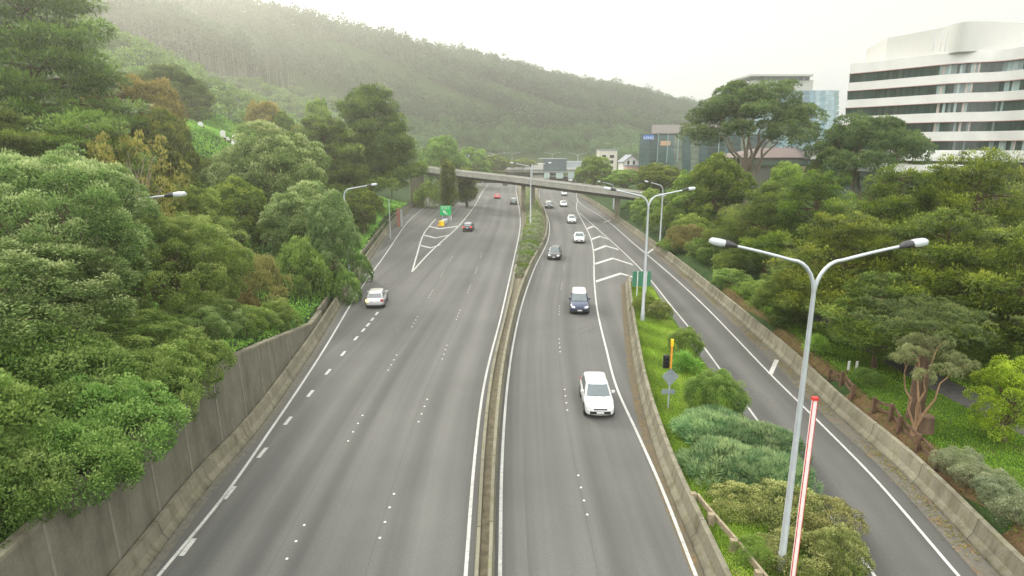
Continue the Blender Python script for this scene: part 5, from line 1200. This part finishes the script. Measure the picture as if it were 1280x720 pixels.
# ------------------------------------------------------------------ cars
def car_paint(name, col, metal=0.0):
    m, nt, b = nmat(name); n1 = noise(nt, 2.5, 4)
    nt.links.new(ramp(nt, n1, [(.3, tuple(c * .93 for c in col)), (.7, tuple(min(1, c * 1.04) for c in col))]), b.inputs['Base Color'])
    b.inputs['Roughness'].default_value = .34; b.inputs['Metallic'].default_value = metal; b.inputs['Coat Weight'].default_value = .8; b.inputs['Coat Roughness'].default_value = .06; return m
def interp(y, T): return float(np.interp(y, [t[0] for t in T], [t[1] for t in T]))
def make_car(x, y, rz, label, cat, paint, kind='hatch', roof=None, lit=None, group='vehicles on the motorway'):
    """front of the car faces +Y of its own axes"""
    L, Wd, Hh = {'hatch': (4.15, 1.72, 1.50), 'wagon': (4.6, 1.76, 1.66), 'sedan': (4.6, 1.76, 1.46), 'suv': (4.5, 1.82, 1.68)}[kind]
    w = Wd / 2; hl = L / 2
    root = empty('car', (x, y, .0), rz); tag(root, label, cat, group)
    sedan = kind == 'sedan'; rise = (Hh - 1.48) * .45
    TOP = [(-1, .70), (-.975, .90), (-.92, .97 if sedan else 1.0), (-.62, .99), (-.2, .97), (.30, .95), (.46, .96), (.70, .90), (.88, .80), (.965, .68), (1, .52)]
    WID = [(-1, .80), (-.97, .90), (-.88, .965), (-.5, 1), (.5, 1), (.80, .96), (.92, .89), (.975, .80), (1, .68)]
    BOT = [(-1, .42), (-.96, .30), (-.8, .22), (.8, .20), (.95, .24), (1, .32)]
    m = MB(); st = [-1, -.985, -.96, -.90, -.80, -.62, -.4, -.2, 0, .2, .36, .46, .58, .70, .82, .90, .955, .985, 1]; vs = []
    for s in st:
        t = interp(s, TOP) + rise; b_ = interp(s, BOT); q = interp(s, WID) * w; mid = b_ + (t - b_) * .45; sh = t - .09
        half = [(q * .90, b_), (q * .985, b_ + .10), (q, mid), (q * .985, sh - .08), (q * .945, sh + .02), (q * .80, t - .005), (q * .4, t + .02)]
        vs += [(px_, s * hl, pz) for px_, pz in half] + [(0, s * hl, t + .03)] + [(-px_, s * hl, pz) for px_, pz in half[::-1]]
    n = 15; fs = [(i * n + k, i * n + (k + 1) % n, (i + 1) * n + (k + 1) % n, (i + 1) * n + k) for i in range(len(st) - 1) for k in range(n)]
    m.add(vs, fs, 0, True); m.add(vs[:n], [tuple(range(n))], 0, True); m.add(vs[-n:], [tuple(range(n))[::-1]], 0, True)
    m.build('body', paint, root, subsurf=1)
    # cabin: rings from belt to roof
    belt = .93 + rise
    if sedan: fb, rb_, ft, rt_ = .44, -.66, .10, -.38
    elif kind == 'hatch': fb, rb_, ft, rt_ = .48, -.93, .10, -.74
    else: fb, rb_, ft, rt_ = .50, -.95, .16, -.84
    def ring(t, grow_=0.0):
        z = belt + (Hh - belt) * t; f = (fb + (ft - fb) * t) * hl + grow_; r = (rb_ + (rt_ - rb_) * t) * hl - grow_; ww = w * (.90 - .20 * max(t, 0)**1.2) + grow_
        return z, f, r, ww
    def cabin(levels, name, mat, par):
        m = MB(); vs = []
        for t, dz, shr in levels:
            z, f, r, ww = ring(t); z += dz; f -= shr; r += shr; ww -= shr
            vs += [(ww * .55, f + .06, z), (ww * .90, f - .03, z), (ww, f - .16, z), (ww, (f + r) / 2, z), (ww, r + .16, z), (ww * .90, r + .03, z), (ww * .5, r - .02, z),
                   (-ww * .5, r - .02, z), (-ww * .90, r + .03, z), (-ww, r + .16, z), (-ww, (f + r) / 2, z), (-ww, f - .16, z), (-ww * .90, f - .03, z), (-ww * .55, f + .06, z)]
        n = 14; m.add(vs, [(i * n + k, i * n + (k + 1) % n, (i + 1) * n + (k + 1) % n, (i + 1) * n + k) for i in range(len(levels) - 1) for k in range(n)], 0, True)
        m.add(vs[-n:], [tuple(range(n))], 0, True); return m.build(name, mat, par)
    cabin([(-.12, 0, 0), (.02, 0, 0), (.5, 0, 0), (.90, 0, 0)], 'cabin', paint, root)
    cabin([(.90, .001, .0), (.97, -.01, .03), (.985, .012, .10), (1.0, .02, .22)], 'roof', roof or paint, root)
    # glass panels stand a little proud of the cabin
    def panel(name, pts, mat): m = MB(); m.add(pts, [tuple(range(len(pts)))], 0); return m.build(name, mat, root)
    e = .018
    def fr(t, u): z, f, r, ww = ring(t); return (u * ww * .86, f + .06 - .09 * max(0, abs(u) * .86 - .55) / .35 + e, z + .006)
    def rr_(t, u): z, f, r, ww = ring(t); return (u * ww * .86, r - .02 + .05 * max(0, abs(u) * .86 - .5) / .4 - e, z + .006)
    us = [-1, -.64, -.3, .3, .64, 1]
    def sheet(name, fn, t0, t1, mat):
        m = MB(); vs = [fn(t0, u) for u in us] + [fn((t0 + t1) / 2, u) for u in us] + [fn(t1, u) for u in us]; k = len(us)
        m.add(vs, [(a * k + i, a * k + i + 1, (a + 1) * k + i + 1, (a + 1) * k + i) for a in (0, 1) for i in range(k - 1)], 0, True); return m.build(name, mat, root)
    ws = sheet('windscreen', fr, .07, .88, M['glass_front']); sheet('rear_window', rr_, .16, .84, M['glass_car'])
    m = MB()
    for q0, q1 in ((-.5, -.06), (.06, .5)): m.tube([Vector(fr(.06, q0)) + Vector((0, .02, .0)), Vector(fr(.12, q1)) + Vector((0, .02, .0))], .010, 5)
    m.build('wiper', M['black'], ws)
    for s in (-1, 1):
        for (a0, a1, b0_, b1_) in ((.05, .46, .10, .46), (.50, .93, .50, .90)):
            def sp(t, q):
                z, f, r, ww = ring(t); yy_ = f - .24 + ((r + .20) - (f - .24)) * q; return (s * (ww + e), yy_, z + .004)
            a_, b2 = (a0, a1); pts = [sp(.10, a0), sp(.10, a1), sp(.82, b1_), sp(.82, b0_)]
            panel('side_window', pts if s < 0 else pts[::-1], M['glass_car'])
        # mirrors
        z, f, r, ww = ring(.12); m = MB(); m.box(s * (w + .02) - .10, s * (w + .02) + .10, f - .42, f - .30, z, z + .15); m.build('mirror', paint, root, bevel=.03)
        m = MB(); m.box(min(s * (ww - .02), s * (w - .06)), max(s * (ww - .02), s * (w - .06)), f - .38, f - .33, z + .03, z + .07); m.build('mirror_arm', M['black'], root)
        # wheels
        for yw_ in (.60, -.60):
            cx_ = s * (w - .10); m = MB(); m.tube([(cx_ - .095, yw_ * hl, .32), (cx_ - .07, yw_ * hl, .32), (cx_ + .07, yw_ * hl, .32), (cx_ + .095, yw_ * hl, .32)], [.29, .32, .32, .29], 22); wh = m.build('wheel', M['rubber'], root)
            m = MB(); xx_ = cx_ + s * .096
            m.add([(xx_ + s * .012, yw_ * hl, .32)] + [(xx_, yw_ * hl + math.cos(a * math.pi / 10) * (.21 if a % 4 < 2 else .17), .32 + math.sin(a * math.pi / 10) * (.21 if a % 4 < 2 else .17)) for a in range(20)], [((0, 1 + a, 1 + (a + 1) % 20) if s > 0 else (0, 1 + (a + 1) % 20, 1 + a)) for a in range(20)]); m.build('rim', M['rim'], wh)
            m = MB(); m.tube([(s * (w * .86), yw_ * hl, .36), (s * (w + .004), yw_ * hl, .36)], [.40, .37], 20); m.build('wheel_arch', M['black'], root)
        # lights
        m = MB(); z1 = .66 + rise; fl = interp(.93, WID) * w
        m.add([(s * fl * .99, .925 * hl, z1 - .05), (s * fl * .97, .90 * hl, z1 + .12), (s * fl * .55, .968 * hl, z1 + .06), (s * fl * .55, .985 * hl + .012, z1 - .06), (s * fl * .84, .968 * hl + .012, z1 - .08)], [(0, 1, 2, 3, 4) if s < 0 else (4, 3, 2, 1, 0)])
        for i_, v_ in enumerate(m.v): m.v[i_] = (v_[0] * 1.02, v_[1] + .035, v_[2] + .015)
        m.build('headlight', M['head_glass'], root)
        m = MB(); z2 = .80 + rise; x0, x1 = sorted((s * w * .60, s * w * .93))
        m.box(x0, x1, -hl * 1.004, -hl * .93, z2 - .10, z2 + .12)
        mt = M['tail'] if lit is None else (M['brake'] if lit == 'brake' else (M['indicator'] if s < 0 else M['tail']))
        m.build('tail_light', mt, root, bevel=.02)
    m = MB(); m.box(-w * .66, w * .66, hl * .965, hl * 1.004, .36, .54); m.build('grille', M['black'], root, bevel=.01)
    m = MB(); m.box(-w * .42, w * .42, hl * .95, hl * .999, .60 + rise, .66 + rise); m.build('upper_grille', M['black'], root)
    m = MB(); m.box(-.20, .20, hl * 1.008, hl * 1.014, .42, .52); m.build('front_plate', M['plate'], root)
    m = MB(); m.box(-.20, .20, -hl * 1.016, -hl * 1.004, .66 if not sedan else .62, .78 if not sedan else .74); m.build('rear_plate', M['plate'], root)
    m = MB(); m.box(-w * .86, w * .86, -hl * 1.012, -hl * .94, .26, .42); m.build('rear_bumper', M['dark_plastic'], root, bevel=.03)
    return root
def at_lane(px, row, sgn=1, f=None):
    """ground spot of the visible end of a car and the heading of the road there"""
    x, y = G(px, row); f = f or (LR if x < float(LR(y)) else RL); s = float(f(y + 2) - f(y - 2)) / 4
    return x, y, math.atan2(-s, 1.0)
def oncoming(px, row, label, cat, paint, kind, f=None, **k):
    x, y, a = at_lane(px, row, f=f); hl = 2.2; make_car(x - math.sin(a) * hl, y + hl * math.cos(a), a + math.pi, label, cat, paint, kind, **k)
def departing(px, row, label, cat, paint, kind, f=None, **k):
    x, y, a = at_lane(px, row, f=f); hl = 2.2; make_car(x - math.sin(a) * hl, y + hl * math.cos(a), a, label, cat, paint, kind, **k)
white = car_paint('white_car_paint', (.56, .57, .565)); navy = car_paint('navy_car_paint', (.012, .028, .085), .2); silver = car_paint('silver_car_paint', (.55, .56, .58), .35)
blackp = car_paint('black_car_paint', (.015, .018, .02)); redp = car_paint('red_car_paint', (.50, .03, .03)); teal = car_paint('green_car_paint', (.06, .12, .11), .3); pale = car_paint('pale_car_paint', (.66, .64, .60), .2)
oncoming(750.5, 527, 'white hatchback nearest the viewer driving towards us', 'car', white, 'hatch', f=SR)
oncoming(724.5, 394, 'dark blue people carrier with pale roof following the white hatchback', 'car', navy, 'wagon', f=SR, roof=pale)
oncoming(692, 326, 'black oncoming hatchback in the lane next to the median', 'car', blackp, 'hatch', f=RL)
oncoming(724, 304.5, 'white oncoming sedan beside the chevron markings', 'car', white, 'sedan', f=RR)
oncoming(715, 280, 'white oncoming hatchback at the tip of the chevrons', 'car', white, 'hatch', f=RR)
oncoming(686.5, 261, 'dark fronted oncoming car closest to the planted median', 'car', blackp, 'suv', f=RL, roof=pale)
oncoming(705, 259, 'silver oncoming car just before the overpass', 'car', silver, 'sedan', f=RL)
oncoming(705.5, 245, 'white car partly hidden under the overpass', 'car', white, 'sedan', f=RL)
oncoming(713, 227.5, 'white car beyond the overpass near the gantry', 'car', white, 'suv', f=RL)
departing(468.5, 387, 'silver hatchback with its left indicator lit by the exit lane', 'car', silver, 'hatch', f=LE, roof=pale, lit='indicator')
departing(584, 290, 'black hatchback with red tail lights driving away past the gore', 'car', blackp, 'hatch', f=GM, roof=silver, lit='brake')
departing(621.5, 249, 'red car driving away towards the overpass', 'car', redp, 'hatch', f=LR, lit='brake')
departing(642, 256, 'dark green car driving away beside the median', 'car', teal, 'suv', f=LR, roof=silver)
departing(631, 232, 'dark car under the overpass on the departing carriageway', 'car', blackp, 'sedan', f=LR)

# ------------------------------------------------------------------ haze, sky and sun
SAZ, SEL = R(-36), R(27)
sun_dir = Vector((math.sin(SAZ) * math.cos(SEL), math.cos(SAZ) * math.cos(SEL), math.sin(SEL)))
HAZE = True
if HAZE:
    m = MB(); m.box(-1600, 1800, -150, 2300, -3, 330); hm = bpy.data.materials.new('haze'); hm.use_nodes = True; nt = hm.node_tree; nt.nodes.clear()
    o_ = nt.nodes.new('ShaderNodeOutputMaterial'); vs_ = nt.nodes.new('ShaderNodeVolumeScatter'); vs_.inputs['Color'].default_value = (1.0, 1.0, .90, 1); vs_.inputs['Density'].default_value = .0007; vs_.inputs['Anisotropy'].default_value = .72
    nt.links.new(vs_.outputs[0], o_.inputs['Volume']); hz_o = m.build('haze', hm); tag(hz_o, kind='stuff')
w = bpy.data.worlds.new("World"); sc.world = w; w.use_nodes = True; nt = w.node_tree; bg = nt.nodes['Background']
sky = nt.nodes.new('ShaderNodeTexSky'); sky.sky_type = 'NISHITA'; sky.sun_disc = False; sky.sun_elevation = SEL; sky.sun_rotation = SAZ; sky.air_density = 1; sky.dust_density = 4
tc = nt.nodes.new('ShaderNodeTexCoord'); sep = nt.nodes.new('ShaderNodeSeparateXYZ'); nt.links.new(tc.outputs['Generated'], sep.inputs[0])
el = ramp(nt, sep.outputs[2], [(0.0, (8.3, 8.25, 7.75)), (.22, (8.9, 9.0, 8.7)), (.5, (18.2, 18.2, 17.2)), (1.0, (23.8, 23.8, 22.6))])
# thin cloud structure and the bright patch round the veiled sun
cn = nt.nodes.new('ShaderNodeTexNoise'); cn.inputs['Scale'].default_value = 2.2; cn.inputs['Detail'].default_value = 5
mp = nt.nodes.new('ShaderNodeMapping'); mp.inputs['Scale'].default_value = (1, 1, 3); nt.links.new(tc.outputs['Generated'], mp.inputs[0]); nt.links.new(mp.outputs[0], cn.inputs['Vector'])
cl = mixc(nt, 1.0, el, ramp(nt, cn.outputs['Fac'], [(.35, .95), (.65, 1.04)]), 'MULTIPLY')
dp = nt.nodes.new('ShaderNodeVectorMath'); dp.operation = 'DOT_PRODUCT'; nt.links.new(tc.outputs['Generated'], dp.inputs[0]); dp.inputs[1].default_value = sun_dir
pw = nt.nodes.new('ShaderNodeMath'); pw.operation = 'POWER'; mx = nt.nodes.new('ShaderNodeMath'); mx.operation = 'MAXIMUM'; mx.inputs[1].default_value = 0; nt.links.new(dp.outputs['Value'], mx.inputs[0]); nt.links.new(mx.outputs[0], pw.inputs[0]); pw.inputs[1].default_value = 10
gl = mixc(nt, pw.outputs[0], (0, 0, 0), (9, 8.7, 7.6))
sm = mixc(nt, 1.0, cl, gl, 'ADD'); 
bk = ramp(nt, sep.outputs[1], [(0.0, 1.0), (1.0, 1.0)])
neg = nt.nodes.new('ShaderNodeMapRange'); neg.inputs[1].default_value = .2; neg.inputs[2].default_value = -.9; neg.inputs[3].default_value = 1.0; neg.inputs[4].default_value = 2.25  # extra sky brightness added behind the camera to light surfaces facing it
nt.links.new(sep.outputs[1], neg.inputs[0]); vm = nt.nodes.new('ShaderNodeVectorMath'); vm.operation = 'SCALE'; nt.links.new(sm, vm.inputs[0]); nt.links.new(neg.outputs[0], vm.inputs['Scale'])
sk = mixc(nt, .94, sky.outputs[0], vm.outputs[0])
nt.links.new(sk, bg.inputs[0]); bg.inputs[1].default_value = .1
ld = bpy.data.lights.new('sun', 'SUN'); ld.energy = 3.4; ld.angle = R(12); ld.color = (1, .93, .80); lo = bpy.data.objects.new('sun', ld); COL.objects.link(lo)
lo.rotation_euler = sun_dir.to_track_quat('Z', 'Y').to_euler()
